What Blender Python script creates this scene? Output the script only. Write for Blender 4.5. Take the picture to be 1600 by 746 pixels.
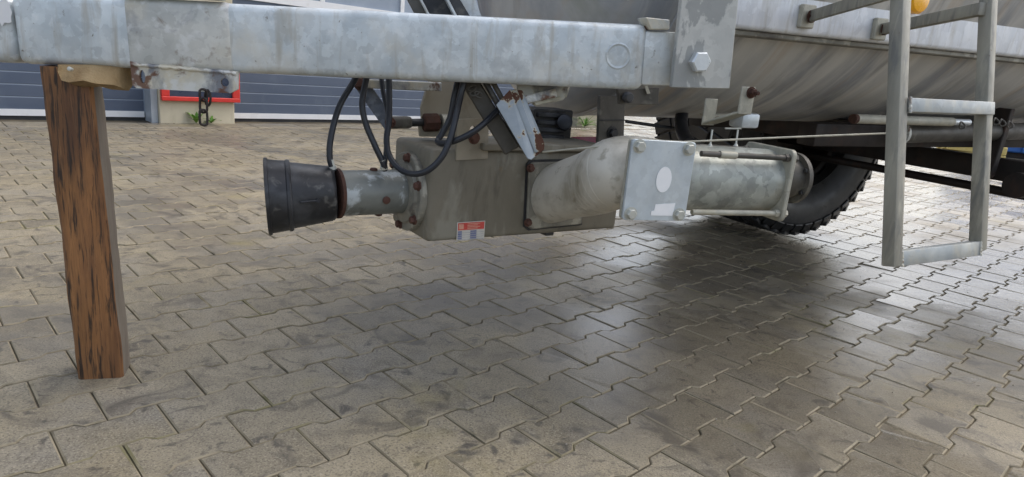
import bpy, bmesh, math, random
import numpy as np
from mathutils import Vector, Matrix, noise

random.seed(7)
for o in list(bpy.data.objects): bpy.data.objects.remove(o)
scene = bpy.context.scene
COL = scene.collection
R = math.radians

# ------------------------------------------------------------------ camera
EYE = Vector((0, 0, 0.794))
PITCH, ROLL, FPX = 0.252, 0.0881, 1039.0
cp, sp, cr, sr = math.cos(PITCH), math.sin(PITCH), math.cos(ROLL), math.sin(ROLL)
FW = Vector((0, cp, -sp)); U0 = Vector((0, sp, cp)); X0 = Vector((1, 0, 0))
RI = X0 * cr + U0 * sr; UP = -X0 * sr + U0 * cr
cam_d = bpy.data.cameras.new('camera'); cam = bpy.data.objects.new('camera', cam_d); COL.objects.link(cam)
cam_d.sensor_width = 36; cam_d.lens = 36 * FPX / 1600; cam_d.clip_start = 0.02; cam_d.clip_end = 2000
mw = Matrix((RI, UP, -FW)).transposed().to_4x4(); mw.translation = EYE
cam.matrix_world = mw
scene.camera = cam

# ------------------------------------------------------------------ light
SUN_EL, SUN_AZ = 52, 55          # azimuth counted clockwise from +Y
world = bpy.data.worlds.new('World'); scene.world = world; world.use_nodes = True
wn = world.node_tree.nodes; wl = world.node_tree.links
bg = wn['Background']
sky = wn.new('ShaderNodeTexSky'); sky.sky_type = 'NISHITA'; sky.sun_disc = False
sky.sun_elevation = R(SUN_EL); sky.sun_rotation = R(SUN_AZ); sky.dust_density = 4.0; sky.air_density = 1.0; sky.ozone_density = 1.0
hs = wn.new('ShaderNodeHueSaturation'); hs.inputs['Saturation'].default_value = 0.6
wl.new(sky.outputs[0], hs.inputs['Color']); wl.new(hs.outputs[0], bg.inputs['Color']); bg.inputs['Strength'].default_value = 0.15
sd = bpy.data.lights.new('sun', 'SUN'); sd.energy = 0.5; sd.angle = R(70); sd.color = (1, 0.96, 0.9)
sun = bpy.data.objects.new('sun', sd); COL.objects.link(sun)
sdir = Vector((math.sin(R(SUN_AZ)) * math.cos(R(SUN_EL)), math.cos(R(SUN_AZ)) * math.cos(R(SUN_EL)), math.sin(R(SUN_EL))))
sun.rotation_euler = sdir.to_track_quat('Z', 'Y').to_euler()
scene.view_settings.view_transform = 'Standard'; scene.view_settings.look = 'None'
scene.view_settings.gamma = 1; scene.view_settings.exposure = 1.05; scene.view_settings.use_curve_mapping = False
scene.render.engine = 'CYCLES'
scene.cycles.max_bounces = 6

# ------------------------------------------------------------------ measuring helpers
Z = Vector((0, 0, 1))
def ray(x, y): return FW + RI * ((x - 800) / FPX) - UP * ((y - 373) / FPX)
def at(x, y, d): return EYE + ray(x, y) * d
def gnd(x, y, z=0.0):
    r = ray(x, y); return EYE + r * ((z - EYE.z) / r.z)
def onp(x, y, p, n):
    r = ray(x, y); return EYE + r * ((p - EYE).dot(n) / r.dot(n))
def pix(p):
    q = Vector(p) - EYE; z = q.dot(FW)
    return 800 + FPX * q.dot(RI) / z, 373 - FPX * q.dot(UP) / z, z
def direc(yaw, el=0.0):
    y, e = R(yaw), R(el); return Vector((math.cos(y) * math.cos(e), math.sin(y) * math.cos(e), math.sin(e)))

# ------------------------------------------------------------------ materials
def col4(c): return (c[0], c[1], c[2], 1)
def mk(name, base, alt, scale=8, stretch=(1, 1, 1), rot=(0, 0, 0), rough=0.5, rvar=0.12, metal=0.0, bump=0.15, bscale=90,
       layers=(), spangle=None, lo=0.35, hi=0.65, coat=0.0, spec=0.5, attr=None):
    m = bpy.data.materials.new(name); m.use_nodes = True
    n = m.node_tree.nodes; l = m.node_tree.links
    b = n['Principled BSDF']
    geo = n.new('ShaderNodeNewGeometry'); POS = geo.outputs['Position']
    if attr:
        an = n.new('ShaderNodeAttribute'); an.attribute_name = attr; POS = an.outputs['Vector']
    def mapped(st, rt, off=0):
        mp0 = n.new('ShaderNodeMapping'); mp0.inputs['Rotation'].default_value = [R(a) for a in rt]
        l.new(POS, mp0.inputs['Vector'])
        mp = n.new('ShaderNodeMapping'); mp.inputs['Scale'].default_value = st; mp.inputs['Location'].default_value = (off, off * 1.7, off * .6)
        l.new(mp0.outputs[0], mp.inputs['Vector']); return mp.outputs[0]
    def nz(st, rt, sc, a, c, off=0, detail=7, dist=0.3, rg=0.6):
        t = n.new('ShaderNodeTexNoise'); t.inputs['Scale'].default_value = sc; t.inputs['Detail'].default_value = detail
        t.inputs['Distortion'].default_value = dist; t.inputs['Roughness'].default_value = rg
        l.new(mapped(st, rt, off), t.inputs['Vector'])
        r = n.new('ShaderNodeMapRange'); r.inputs['From Min'].default_value = a; r.inputs['From Max'].default_value = c
        l.new(t.outputs['Fac'], r.inputs['Value']); return r.outputs[0]
    def mix(fac, a, c, mode='MIX'):
        x = n.new('ShaderNodeMix'); x.data_type = 'RGBA'; x.blend_type = mode
        if isinstance(fac, float): x.inputs[0].default_value = fac
        else: l.new(fac, x.inputs[0])
        for s, v in ((x.inputs[6], a), (x.inputs[7], c)):
            if isinstance(v, tuple): s.default_value = col4(v)
            else: l.new(v, s)
        return x.outputs[2]
    f0 = nz(stretch, rot, scale, lo, hi)
    c = mix(f0, tuple(base), tuple(alt))
    if spangle:
        sc, amt = spangle
        v = n.new('ShaderNodeTexVoronoi'); v.inputs['Scale'].default_value = sc
        wob = n.new('ShaderNodeTexNoise'); wob.inputs['Scale'].default_value = sc * 1.5; wob.inputs['Detail'].default_value = 3
        l.new(geo.outputs['Position'], wob.inputs['Vector'])
        ad = n.new('ShaderNodeVectorMath'); ad.operation = 'MULTIPLY_ADD'; ad.inputs[1].default_value = (1.4 / sc,) * 3
        l.new(wob.outputs['Color'], ad.inputs[0]); l.new(geo.outputs['Position'], ad.inputs[2]); l.new(ad.outputs[0], v.inputs['Vector'])
        bw = n.new('ShaderNodeRGBToBW'); l.new(v.outputs['Color'], bw.inputs[0])
        rr = n.new('ShaderNodeMapRange'); rr.inputs['To Min'].default_value = 1 - amt; rr.inputs['To Max'].default_value = 1 + amt
        rr.inputs['From Min'].default_value = .2; rr.inputs['From Max'].default_value = .8
        l.new(bw.outputs[0], rr.inputs['Value'])
        cc = n.new('ShaderNodeCombineColor')
        for k in range(3): l.new(rr.outputs[0], cc.inputs[k])
        c = mix(1.0, c, cc.outputs[0], 'MULTIPLY')
    ro = n.new('ShaderNodeMapRange'); ro.inputs['To Min'].default_value = max(0.03, rough - rvar); ro.inputs['To Max'].default_value = min(1, rough + rvar)
    l.new(nz((1, 1, 1), (0, 0, 0), scale * 2.3, .3, .7, 5), ro.inputs['Value'])
    rsock = ro.outputs[0]; msock = None
    for i, L in enumerate(layers):
        fac = nz(L.get('st', (1, 1, 1)), L.get('rot', (0, 0, 0)), L['s'], L['lo'], L['hi'], 3.1 * (i + 1) + L.get('off', 0), dist=L.get('dist', .4))
        if 'a' in L:
            mm = n.new('ShaderNodeMath'); mm.operation = 'MULTIPLY'; mm.inputs[1].default_value = L['a']; l.new(fac, mm.inputs[0]); fac = mm.outputs[0]
        cl = n.new('ShaderNodeClamp'); l.new(fac, cl.inputs[0])
        c = mix(cl.outputs[0], c, tuple(L['c']))
        if 'r' in L:
            mr = n.new('ShaderNodeMix'); mr.data_type = 'FLOAT'; l.new(cl.outputs[0], mr.inputs[0]); l.new(rsock, mr.inputs[2]); mr.inputs[3].default_value = L['r']; rsock = mr.outputs[0]
        if metal > 0 and L.get('matte', True):
            mr = n.new('ShaderNodeMix'); mr.data_type = 'FLOAT'; l.new(cl.outputs[0], mr.inputs[0])
            if msock is None: mr.inputs[2].default_value = metal
            else: l.new(msock, mr.inputs[2])
            mr.inputs[3].default_value = 0.0; msock = mr.outputs[0]
    l.new(c, b.inputs['Base Color']); l.new(rsock, b.inputs['Roughness'])
    b.inputs['Metallic'].default_value = metal
    if msock is not None: l.new(msock, b.inputs['Metallic'])
    b.inputs['Specular IOR Level'].default_value = spec
    if coat: b.inputs['Coat Weight'].default_value = coat; b.inputs['Coat Roughness'].default_value = .15
    if bump:
        bp = n.new('ShaderNodeBump'); bp.inputs['Strength'].default_value = bump; bp.inputs['Distance'].default_value = .003
        t = n.new('ShaderNodeTexNoise'); t.inputs['Scale'].default_value = bscale; t.inputs['Detail'].default_value = 5
        l.new(mapped(stretch, rot, 2), t.inputs['Vector']); l.new(t.outputs['Fac'], bp.inputs['Height']); l.new(bp.outputs[0], b.inputs['Normal'])
    return m

GRIME = dict(c=(.21, .19, .14), s=5, lo=.5, hi=.72, a=.55)
RUSTL = dict(c=(.17, .055, .025), s=22, lo=.66, hi=.72, r=.9)
MAT = {}
MAT['galv'] = mk('galvanised_beam', (.50, .555, .585), (.66, .70, .71), 11, spangle=(48, .09), rough=.48, metal=.3, bump=.05,
                 layers=[dict(c=(.60, .56, .46), s=5, lo=.5, hi=.68, a=.65), dict(c=(.34, .37, .38), s=8, lo=.54, hi=.68, a=.6), dict(c=(.74, .77, .78), s=30, lo=.58, hi=.66, a=.5), dict(c=(.36, .33, .26), s=9, lo=.54, hi=.68, a=.6, st=(3.5, 3.5, .45)), dict(c=(.16, .14, .11), s=75, lo=.67, hi=.72, a=.8)])
MAT['galv_worn'] = mk('galvanised_worn', (.42, .44, .43), (.60, .60, .55), 14, spangle=(40, .1), rough=.55, metal=.2, bump=.12,
                 layers=[dict(c=(.60, .54, .40), s=13, lo=.44, hi=.6, a=.75), dict(c=(.15, .16, .19), s=13, lo=.48, hi=.58, a=.85), dict(c=(.68, .69, .67), s=18, lo=.56, hi=.64, a=.7), dict(c=(.13, .055, .028), s=17, lo=.56, hi=.62, a=.9, r=.9)])
MAT['galv_dirty'] = mk('galvanised_dirty', (.46, .475, .455), (.60, .60, .56), 10, spangle=(44, .08), rough=.52, metal=.2, bump=.1,
                 layers=[dict(c=(.55, .50, .38), s=6, lo=.46, hi=.64, a=.6), dict(c=(.20, .215, .25), s=7, lo=.53, hi=.63, a=.8), dict(c=(.70, .71, .70), s=20, lo=.57, hi=.65, a=.6), dict(c=(.18, .12, .08), s=22, lo=.62, hi=.70, a=.6)])
MAT['galv_tan'] = mk('galvanised_dusty', (.36, .35, .29), (.46, .44, .36), 10, stretch=(2, 2, .6), spangle=(45, .1), rough=.6, metal=.2, bump=.08,
                 layers=[dict(c=(.2, .2, .18), s=26, lo=.58, hi=.72, a=.5), dict(c=(.42, .36, .22), s=6, lo=.55, hi=.7, a=.5)])
MAT['galv_plate'] = mk('galvanised_plate', (.50, .56, .60), (.6, .65, .67), 12, stretch=(1, 1, .5), rough=.42, metal=.35, bump=.04, spangle=(60, .05),
                 layers=[dict(c=(.4, .42, .4), s=14, lo=.58, hi=.72, a=.4)])
MAT['galv_cyl'] = mk('galvanised_cylinder', (.27, .29, .27), (.43, .45, .41), 16, spangle=(34, .17), rough=.45, metal=.35, bump=.05,
                 layers=[dict(c=(.36, .31, .2), s=7, lo=.5, hi=.7, a=.6), dict(c=(.14, .14, .12), s=9, lo=.56, hi=.72, a=.5)])
MAT['gear'] = mk('gearbox_dirty_paint', (.145, .130, .098), (.21, .19, .145), 5, stretch=(1, 1, .5), rough=.55, metal=.1, bump=.12,
                 layers=[dict(c=(.30, .29, .24), s=7, lo=.56, hi=.62, a=.55, st=(1, 1, .4)), dict(c=(.09, .08, .06), s=9, lo=.56, hi=.66, a=.6, st=(2, 2, .5)), dict(c=(.2, .13, .06), s=12, lo=.62, hi=.7, a=.5)])
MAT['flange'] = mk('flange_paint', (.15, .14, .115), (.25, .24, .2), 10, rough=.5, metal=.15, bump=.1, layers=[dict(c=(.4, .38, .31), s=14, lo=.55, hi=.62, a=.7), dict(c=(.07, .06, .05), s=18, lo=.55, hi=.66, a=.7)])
MAT['shaft'] = mk('shaft_tube_paint', (.13, .14, .13), (.22, .23, .21), 9, rough=.45, metal=.25, bump=.06,
                 layers=[dict(c=(.48, .52, .53), s=9, lo=.53, hi=.58, a=.8), dict(c=(.08, .08, .07), s=17, lo=.57, hi=.68, a=.7)])
MAT['pipe'] = mk('pipe_beige', (.54, .51, .44), (.64, .61, .53), 7, rough=.5, metal=.08, bump=.05,
                 layers=[dict(c=(.24, .21, .15), s=9, lo=.5, hi=.66, a=.7, st=(1, 1, .6)), dict(c=(.58, .56, .50), s=13, lo=.55, hi=.66, a=.6), dict(c=(.13, .11, .06), s=24, lo=.6, hi=.68, a=.5)])
MAT['tank'] = mk('tank_steel', (.47, .47, .455), (.62, .61, .575), 1, stretch=(9, 1.1, 1), rough=.48, metal=.2, bump=.03, bscale=5, attr='around',
                 layers=[dict(c=(.20, .215, .245), s=1, lo=.46, hi=.62, a=.8, st=(5, 1.1, 1)), dict(c=(.46, .35, .24), s=1, lo=.52, hi=.66, a=.6, st=(11, 1.0, 1)),
                         dict(c=(.17, .165, .15), s=1, lo=.55, hi=.68, a=.5, st=(12, 2.2, 1)), dict(c=(.17, .16, .03), s=1, lo=.58, hi=.72, a=.5, st=(3, 2.5, 1)), dict(c=(.66, .64, .60), s=1, lo=.55, hi=.7, a=.6, st=(22, 1.6, 1))])
MAT['rail'] = mk('tank_rail_galvanised', (.70, .73, .77), (.82, .84, .87), 9, stretch=(3, 3, .5), rough=.48, metal=.3, bump=.05, spangle=(22, .07),
                 layers=[dict(c=(.5, .48, .42), s=9, lo=.52, hi=.7, a=.5, st=(4, 4, .5)), dict(c=(.3, .31, .33), s=16, lo=.6, hi=.72, a=.5, st=(4, 4, .6))])
MAT['hanger'] = mk('hanger_plate_steel', (.44, .45, .43), (.52, .52, .49), 8, rough=.5, metal=.25, bump=.05, spangle=(50, .06),
                 layers=[dict(c=(.24, .25, .245), s=9, lo=.50, hi=.52, a=.75, st=(1, 1, .5), r=.3), dict(c=(.5, .46, .36), s=9, lo=.56, hi=.7, a=.4)])
MAT['ladder'] = mk('ladder_tube', (.26, .25, .21), (.37, .355, .295), 12, stretch=(2, 2, .35), rough=.55, metal=.2, bump=.1,
                 layers=[dict(c=(.13, .135, .135), s=15, lo=.52, hi=.66, a=.7, st=(2, 2, .4)), dict(c=(.5, .47, .38), s=20, lo=.57, hi=.7, a=.6, st=(2, 2, .4)), dict(c=(.13, .07, .04), s=38, lo=.68, hi=.72, a=.8)])
MAT['rung'] = mk('rung_tube', (.27, .30, .315), (.38, .40, .39), 12, rough=.5, metal=.3, bump=.06, spangle=(40, .1), layers=[dict(c=(.45, .42, .33), s=12, lo=.52, hi=.66, a=.6)])
MAT['wood'] = mk('post_timber', (.30, .135, .047), (.17, .075, .029), 9, stretch=(9, 9, .5), rough=.5, rvar=.12, bump=.5, bscale=40,
                 layers=[dict(c=(.36, .17, .055), s=4, lo=.5, hi=.68, a=.55, st=(3, 3, .5)), dict(c=(.05, .022, .012), s=3, lo=.48, hi=.64, a=.6, st=(2, 2, .6)),
                         dict(c=(.014, .010, .008), s=9, lo=.55, hi=.62, a=.9, st=(9, 9, .7)), dict(c=(.025, .015, .010), s=24, lo=.54, hi=.62, a=.8, st=(8, 8, .45)), dict(c=(.30, .16, .07), s=30, lo=.6, hi=.7, a=.5, st=(9, 9, .35))])
MAT['wood_side'] = mk('post_timber_side', (.19, .16, .125), (.14, .115, .09), 9, stretch=(3, 3, .4), rough=.8, bump=.4, bscale=60)
MAT['burlap'] = mk('webbing', (.33, .235, .12), (.25, .17, .08), 26, stretch=(1, 1, 1), rough=.9, bump=.6, bscale=240, layers=[dict(c=(.17, .10, .04), s=9, lo=.52, hi=.66, a=.7)])
MAT['plastic'] = mk('black_plastic', (.010, .011, .013), (.018, .019, .023), 14, rough=.42, rvar=.12, bump=.05, layers=[dict(c=(.10, .105, .115), s=9, lo=.5, hi=.68, a=.6), dict(c=(.16, .155, .14), s=30, lo=.6, hi=.7, a=.5)])
MAT['hose'] = mk('black_hose', (.012, .014, .02), (.02, .023, .03), 18, rough=.4, bump=.05)
MAT['rubber'] = mk('tyre_rubber', (.017, .017, .0175), (.03, .029, .028), 7, rough=.42, rvar=.15, bump=.15, layers=[dict(c=(.055, .051, .045), s=9, lo=.56, hi=.7, a=.6)])
MAT['rust'] = mk('rust', (.05, .022, .015), (.085, .034, .02), 40, rough=.85, bump=.3, bscale=200, layers=[dict(c=(.06, .03, .02), s=50, lo=.55, hi=.65, a=.8)])
MAT['rust_bolt'] = mk('rusty_bolt', (.075, .034, .024), (.115, .052, .036), 60, rough=.8, bump=.3, bscale=220)
MAT['flap'] = mk('rusted_galvanised_flap', (.20, .23, .245), (.28, .31, .325), 14, rough=.4, metal=.35, bump=.1,
                 layers=[dict(c=(.42, .36, .22), s=16, lo=.52, hi=.55, a=.8, off=1), dict(c=(.075, .03, .016), s=16, lo=.545, hi=.56, r=.9, off=1 - 3.1)])
MAT['zinc'] = mk('zinc_bolt', (.62, .66, .68), (.72, .75, .76), 30, rough=.38, metal=.5, bump=.05)
MAT['zinc_dull'] = mk('zinc_dull', (.45, .46, .42), (.56, .56, .5), 30, rough=.5, metal=.4, bump=.08)
MAT['dark'] = mk('dark_undercarriage', (.012, .009, .008), (.022, .014, .011), 8, rough=.6, bump=.2, layers=[dict(c=(.05, .022, .013), s=9, lo=.55, hi=.68, a=.7)])
MAT['black_steel'] = mk('black_steel', (.02, .021, .023), (.045, .044, .043), 16, rough=.45, metal=.2, bump=.1, layers=[dict(c=(.14, .125, .1), s=20, lo=.56, hi=.68, a=.6)])
MAT['grey_steel'] = mk('grey_dirty_steel', (.06, .057, .048), (.11, .10, .085), 12, rough=.55, metal=.2, bump=.1, layers=[dict(c=(.25, .24, .2), s=14, lo=.58, hi=.7, a=.6)])
MAT['blue_steel'] = mk('blue_grey_lever', (.09, .105, .135), (.17, .185, .21), 24, rough=.45, metal=.35, bump=.15, spangle=(70, .3))
MAT['beige'] = mk('beige_bracket_paint', (.28, .25, .19), (.35, .31, .24), 9, rough=.6, bump=.1, layers=[dict(c=(.18, .15, .11), s=9, lo=.55, hi=.68, a=.6)])
MAT['door'] = mk('door_blue_grey', (.075, .10, .15), (.095, .12, .17), 1.6, stretch=(1, 1, 3), rough=.45, bump=.03, bscale=30, layers=[dict(c=(.13, .16, .205), s=5, lo=.54, hi=.72, a=.6, st=(1, 1, .5))])
MAT['door_highlight'] = mk('door_rib_highlight', (.24, .29, .36), (.28, .33, .40), 3, rough=.5, bump=.0)  # paler than the panels: rib highlights painted in as groove colour
MAT['white'] = mk('white_frame', (.74, .75, .76), (.8, .8, .8), 6, rough=.45, bump=.02, layers=[dict(c=(.55, .54, .5), s=10, lo=.58, hi=.72, a=.4)])
MAT['cream'] = mk('cream_plaster', (.50, .45, .33), (.57, .52, .39), 3, rough=.85, bump=.25, bscale=160, layers=[dict(c=(.36, .32, .22), s=5, lo=.55, hi=.72, a=.6, st=(1, 1, .4))])
MAT['red'] = mk('red_frame', (.55, .03, .025), (.66, .05, .035), 6, rough=.4, bump=.02, layers=[dict(c=(.3, .04, .03), s=9, lo=.6, hi=.7, a=.6)])
MAT['navy'] = mk('navy_board', (.03, .045, .08), (.05, .065, .10), 3, rough=.3, bump=.0)
MAT['seal'] = mk('door_seal', (.02, .02, .022), (.04, .04, .04), 9, rough=.7, bump=.1)
MAT['zincpipe'] = mk('downpipe_zinc', (.36, .40, .44), (.44, .48, .52), 6, rough=.45, metal=.2, bump=.02)
MAT['leaf'] = mk('weed_leaf', (.10, .23, .03), (.17, .33, .05), 30, rough=.5, bump=.1)
MAT['orange'] = mk('orange_lens', (.95, .40, .005), (.98, .48, .01), 30, rough=.25, bump=.0, coat=.4)
MAT['label_white'] = mk('label_white', (.5, .48, .43), (.6, .58, .52), 40, rough=.5, bump=0)
MAT['white_patch'] = mk('flat_white', (.86, .87, .87), (.9, .9, .9), 40, rough=.4, bump=0)  # plain white for the flat patches on the cover plate
MAT['label_red'] = mk('label_red', (.5, .05, .04), (.62, .09, .07), 60, rough=.45, bump=0)
MAT['label_pink'] = mk('label_pink', (.68, .36, .26), (.6, .28, .2), 90, rough=.5, bump=0)
MAT['label_blue'] = mk('label_blue', (.12, .14, .26), (.2, .22, .34), 90, rough=.5, bump=0)
MAT['glass'] = mk('door_glass', (.10, .10, .13), (.13, .13, .16), 2, rough=.08, rvar=.02, bump=0)
MAT['roofing'] = mk('flat_roof', (.12, .12, .12), (.16, .16, .16), 3, rough=.8)
MAT['blue_paint'] = mk('container_blue', (.03, .13, .42), (.05, .17, .50), 3, rough=.45, bump=.05)
MAT['yellow'] = mk('yellow_timber', (.55, .42, .12), (.62, .5, .2), 7, stretch=(1, 6, 6), rough=.6)
MAT['maroon'] = mk('maroon_paint', (.20, .02, .035), (.26, .03, .05), 7, rough=.22, bump=.02)
MAT['chain'] = mk('black_chain', (.012, .010, .010), (.03, .02, .016), 60, rough=.6, bump=.2, bscale=200)
MAT['grit'] = mk('grit', (.45, .42, .36), (.16, .14, .11), 40, rough=.9, bump=0)
MAT['joint'] = mk('joint_sand', (.055, .046, .032), (.14, .115, .07), 3, rough=.9, bump=.5, bscale=200, layers=[dict(c=(.05, .07, .02), s=3, lo=.6, hi=.7, a=.5)])

def paver_material():
    m = bpy.data.materials.new('paver_concrete'); m.use_nodes = True
    n = m.node_tree.nodes; l = m.node_tree.links; b = n['Principled BSDF']
    geo = n.new('ShaderNodeNewGeometry'); oi = n.new('ShaderNodeObjectInfo')
    P = geo.outputs['Position']
    ad = n.new('ShaderNodeMath'); ad.operation = 'ADD'; l.new(geo.outputs['Random Per Island'], ad.inputs[0]); l.new(oi.outputs['Random'], ad.inputs[1])
    fr = n.new('ShaderNodeMath'); fr.operation = 'FRACT'; l.new(ad.outputs[0], fr.inputs[0]); rnd = fr.outputs[0]
    m7 = n.new('ShaderNodeMath'); m7.operation = 'MULTIPLY'; m7.inputs[1].default_value = 7.31; l.new(rnd, m7.inputs[0])
    f7 = n.new('ShaderNodeMath'); f7.operation = 'FRACT'; l.new(m7.outputs[0], f7.inputs[0]); rnd2 = f7.outputs[0]
    def noise_(sc, a, c, detail=6, dist=.2, off=0, st=(1, 1, 1)):
        mp = n.new('ShaderNodeMapping'); mp.inputs['Location'].default_value = (off, off * .7, 0); mp.inputs['Scale'].default_value = st; l.new(P, mp.inputs['Vector'])
        t = n.new('ShaderNodeTexNoise'); t.inputs['Scale'].default_value = sc; t.inputs['Detail'].default_value = detail; t.inputs['Distortion'].default_value = dist; t.inputs['Roughness'].default_value = .6
        l.new(mp.outputs[0], t.inputs['Vector'])
        r = n.new('ShaderNodeMapRange'); r.inputs['From Min'].default_value = a; r.inputs['From Max'].default_value = c; l.new(t.outputs['Fac'], r.inputs['Value']); return r.outputs[0]
    def mix(fac, a, c, amt=1.0, mode='MIX'):
        x = n.new('ShaderNodeMix'); x.data_type = 'RGBA'; x.blend_type = mode
        if amt != 1.0:
            mm = n.new('ShaderNodeMath'); mm.operation = 'MULTIPLY'; mm.inputs[1].default_value = amt; l.new(fac, mm.inputs[0]); fac = mm.outputs[0]
        l.new(fac, x.inputs[0])
        for s, v in ((x.inputs[6], a), (x.inputs[7], c)):
            if isinstance(v, tuple): s.default_value = col4(v)
            else: l.new(v, s)
        return x.outputs[2]
    c = mix(rnd, (.185, .160, .112), (.270, .236, .172))
    c = mix(noise_(1.6, .42, .62, off=1), c, (.30, .25, .155), .5)
    c = mix(noise_(3.1, .48, .68, off=4), c, (.19, .18, .16), .65)
    c = mix(noise_(14, .48, .66, 6, off=14), c, (.125, .108, .080), .6)
    c = mix(noise_(260, .53, .66, 3), c, (.46, .41, .32), .5)
    c = mix(noise_(200, .52, .64, 3, off=9), c, (.06, .05, .036), .65)
    c = mix(noise_(6, .55, .67, 6, .9, off=2), c, (.068, .060, .050), .75)
    c = mix(noise_(17, .58, .68, 6, 1.0, off=7), c, (.055, .049, .042), .8)
    c = mix(noise_(2.3, .60, .72, 5, off=12), c, (.22, .185, .06), .45)
    damp = noise_(.9, .50, .60, 5, .5, off=21, st=(1.0, 1.7, 1))
    c = mix(damp, c, (.11, .105, .098), .42)
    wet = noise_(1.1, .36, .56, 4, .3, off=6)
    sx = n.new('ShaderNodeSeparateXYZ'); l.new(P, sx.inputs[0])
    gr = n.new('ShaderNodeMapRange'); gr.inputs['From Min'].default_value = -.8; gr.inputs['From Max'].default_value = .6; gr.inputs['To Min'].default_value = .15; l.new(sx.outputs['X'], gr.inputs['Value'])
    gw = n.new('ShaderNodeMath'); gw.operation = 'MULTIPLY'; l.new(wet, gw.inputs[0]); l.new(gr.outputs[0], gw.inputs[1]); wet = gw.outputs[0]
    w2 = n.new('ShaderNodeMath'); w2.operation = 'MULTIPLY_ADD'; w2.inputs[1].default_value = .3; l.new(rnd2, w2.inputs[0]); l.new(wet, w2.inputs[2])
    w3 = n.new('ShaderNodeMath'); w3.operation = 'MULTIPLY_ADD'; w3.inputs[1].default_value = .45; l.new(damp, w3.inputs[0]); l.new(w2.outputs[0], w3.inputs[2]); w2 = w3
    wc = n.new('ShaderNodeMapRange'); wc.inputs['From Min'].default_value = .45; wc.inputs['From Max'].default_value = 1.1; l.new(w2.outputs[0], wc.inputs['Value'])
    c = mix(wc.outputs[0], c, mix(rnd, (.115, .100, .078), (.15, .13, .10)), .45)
    l.new(c, b.inputs['Base Color'])
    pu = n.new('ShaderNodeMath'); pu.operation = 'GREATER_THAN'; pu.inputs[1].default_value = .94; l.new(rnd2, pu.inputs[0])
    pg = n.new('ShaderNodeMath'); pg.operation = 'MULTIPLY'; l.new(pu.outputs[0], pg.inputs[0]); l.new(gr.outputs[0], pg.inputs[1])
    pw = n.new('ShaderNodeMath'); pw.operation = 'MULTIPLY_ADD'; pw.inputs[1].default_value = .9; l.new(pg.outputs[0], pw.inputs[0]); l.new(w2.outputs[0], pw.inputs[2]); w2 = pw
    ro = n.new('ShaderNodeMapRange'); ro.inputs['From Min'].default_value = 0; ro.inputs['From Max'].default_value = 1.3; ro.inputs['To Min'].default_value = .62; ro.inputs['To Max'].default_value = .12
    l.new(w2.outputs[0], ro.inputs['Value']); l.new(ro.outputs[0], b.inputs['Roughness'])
    b.inputs['Specular IOR Level'].default_value = .5
    bp = n.new('ShaderNodeBump'); bp.inputs['Strength'].default_value = .35; bp.inputs['Distance'].default_value = .002
    t = n.new('ShaderNodeTexNoise'); t.inputs['Scale'].default_value = 260; t.inputs['Detail'].default_value = 4; l.new(P, t.inputs['Vector'])
    l.new(t.outputs['Fac'], bp.inputs['Height']); l.new(bp.outputs[0], b.inputs['Normal'])
    return m
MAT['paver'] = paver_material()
MAT['paver_edge'] = mk('paver_edge_sand', (.20, .17, .115), (.29, .25, .175), 9, rough=.85, bump=.3, bscale=300, layers=[dict(c=(.09, .08, .05), s=14, lo=.52, hi=.66, a=.7), dict(c=(.15, .14, .05), s=3, lo=.55, hi=.68, a=.6)])
MAT['ground_far'] = mk('paving_far', (.215, .19, .145), (.26, .23, .18), 4, rough=.45, rvar=.15, bump=.2, bscale=40)

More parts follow.
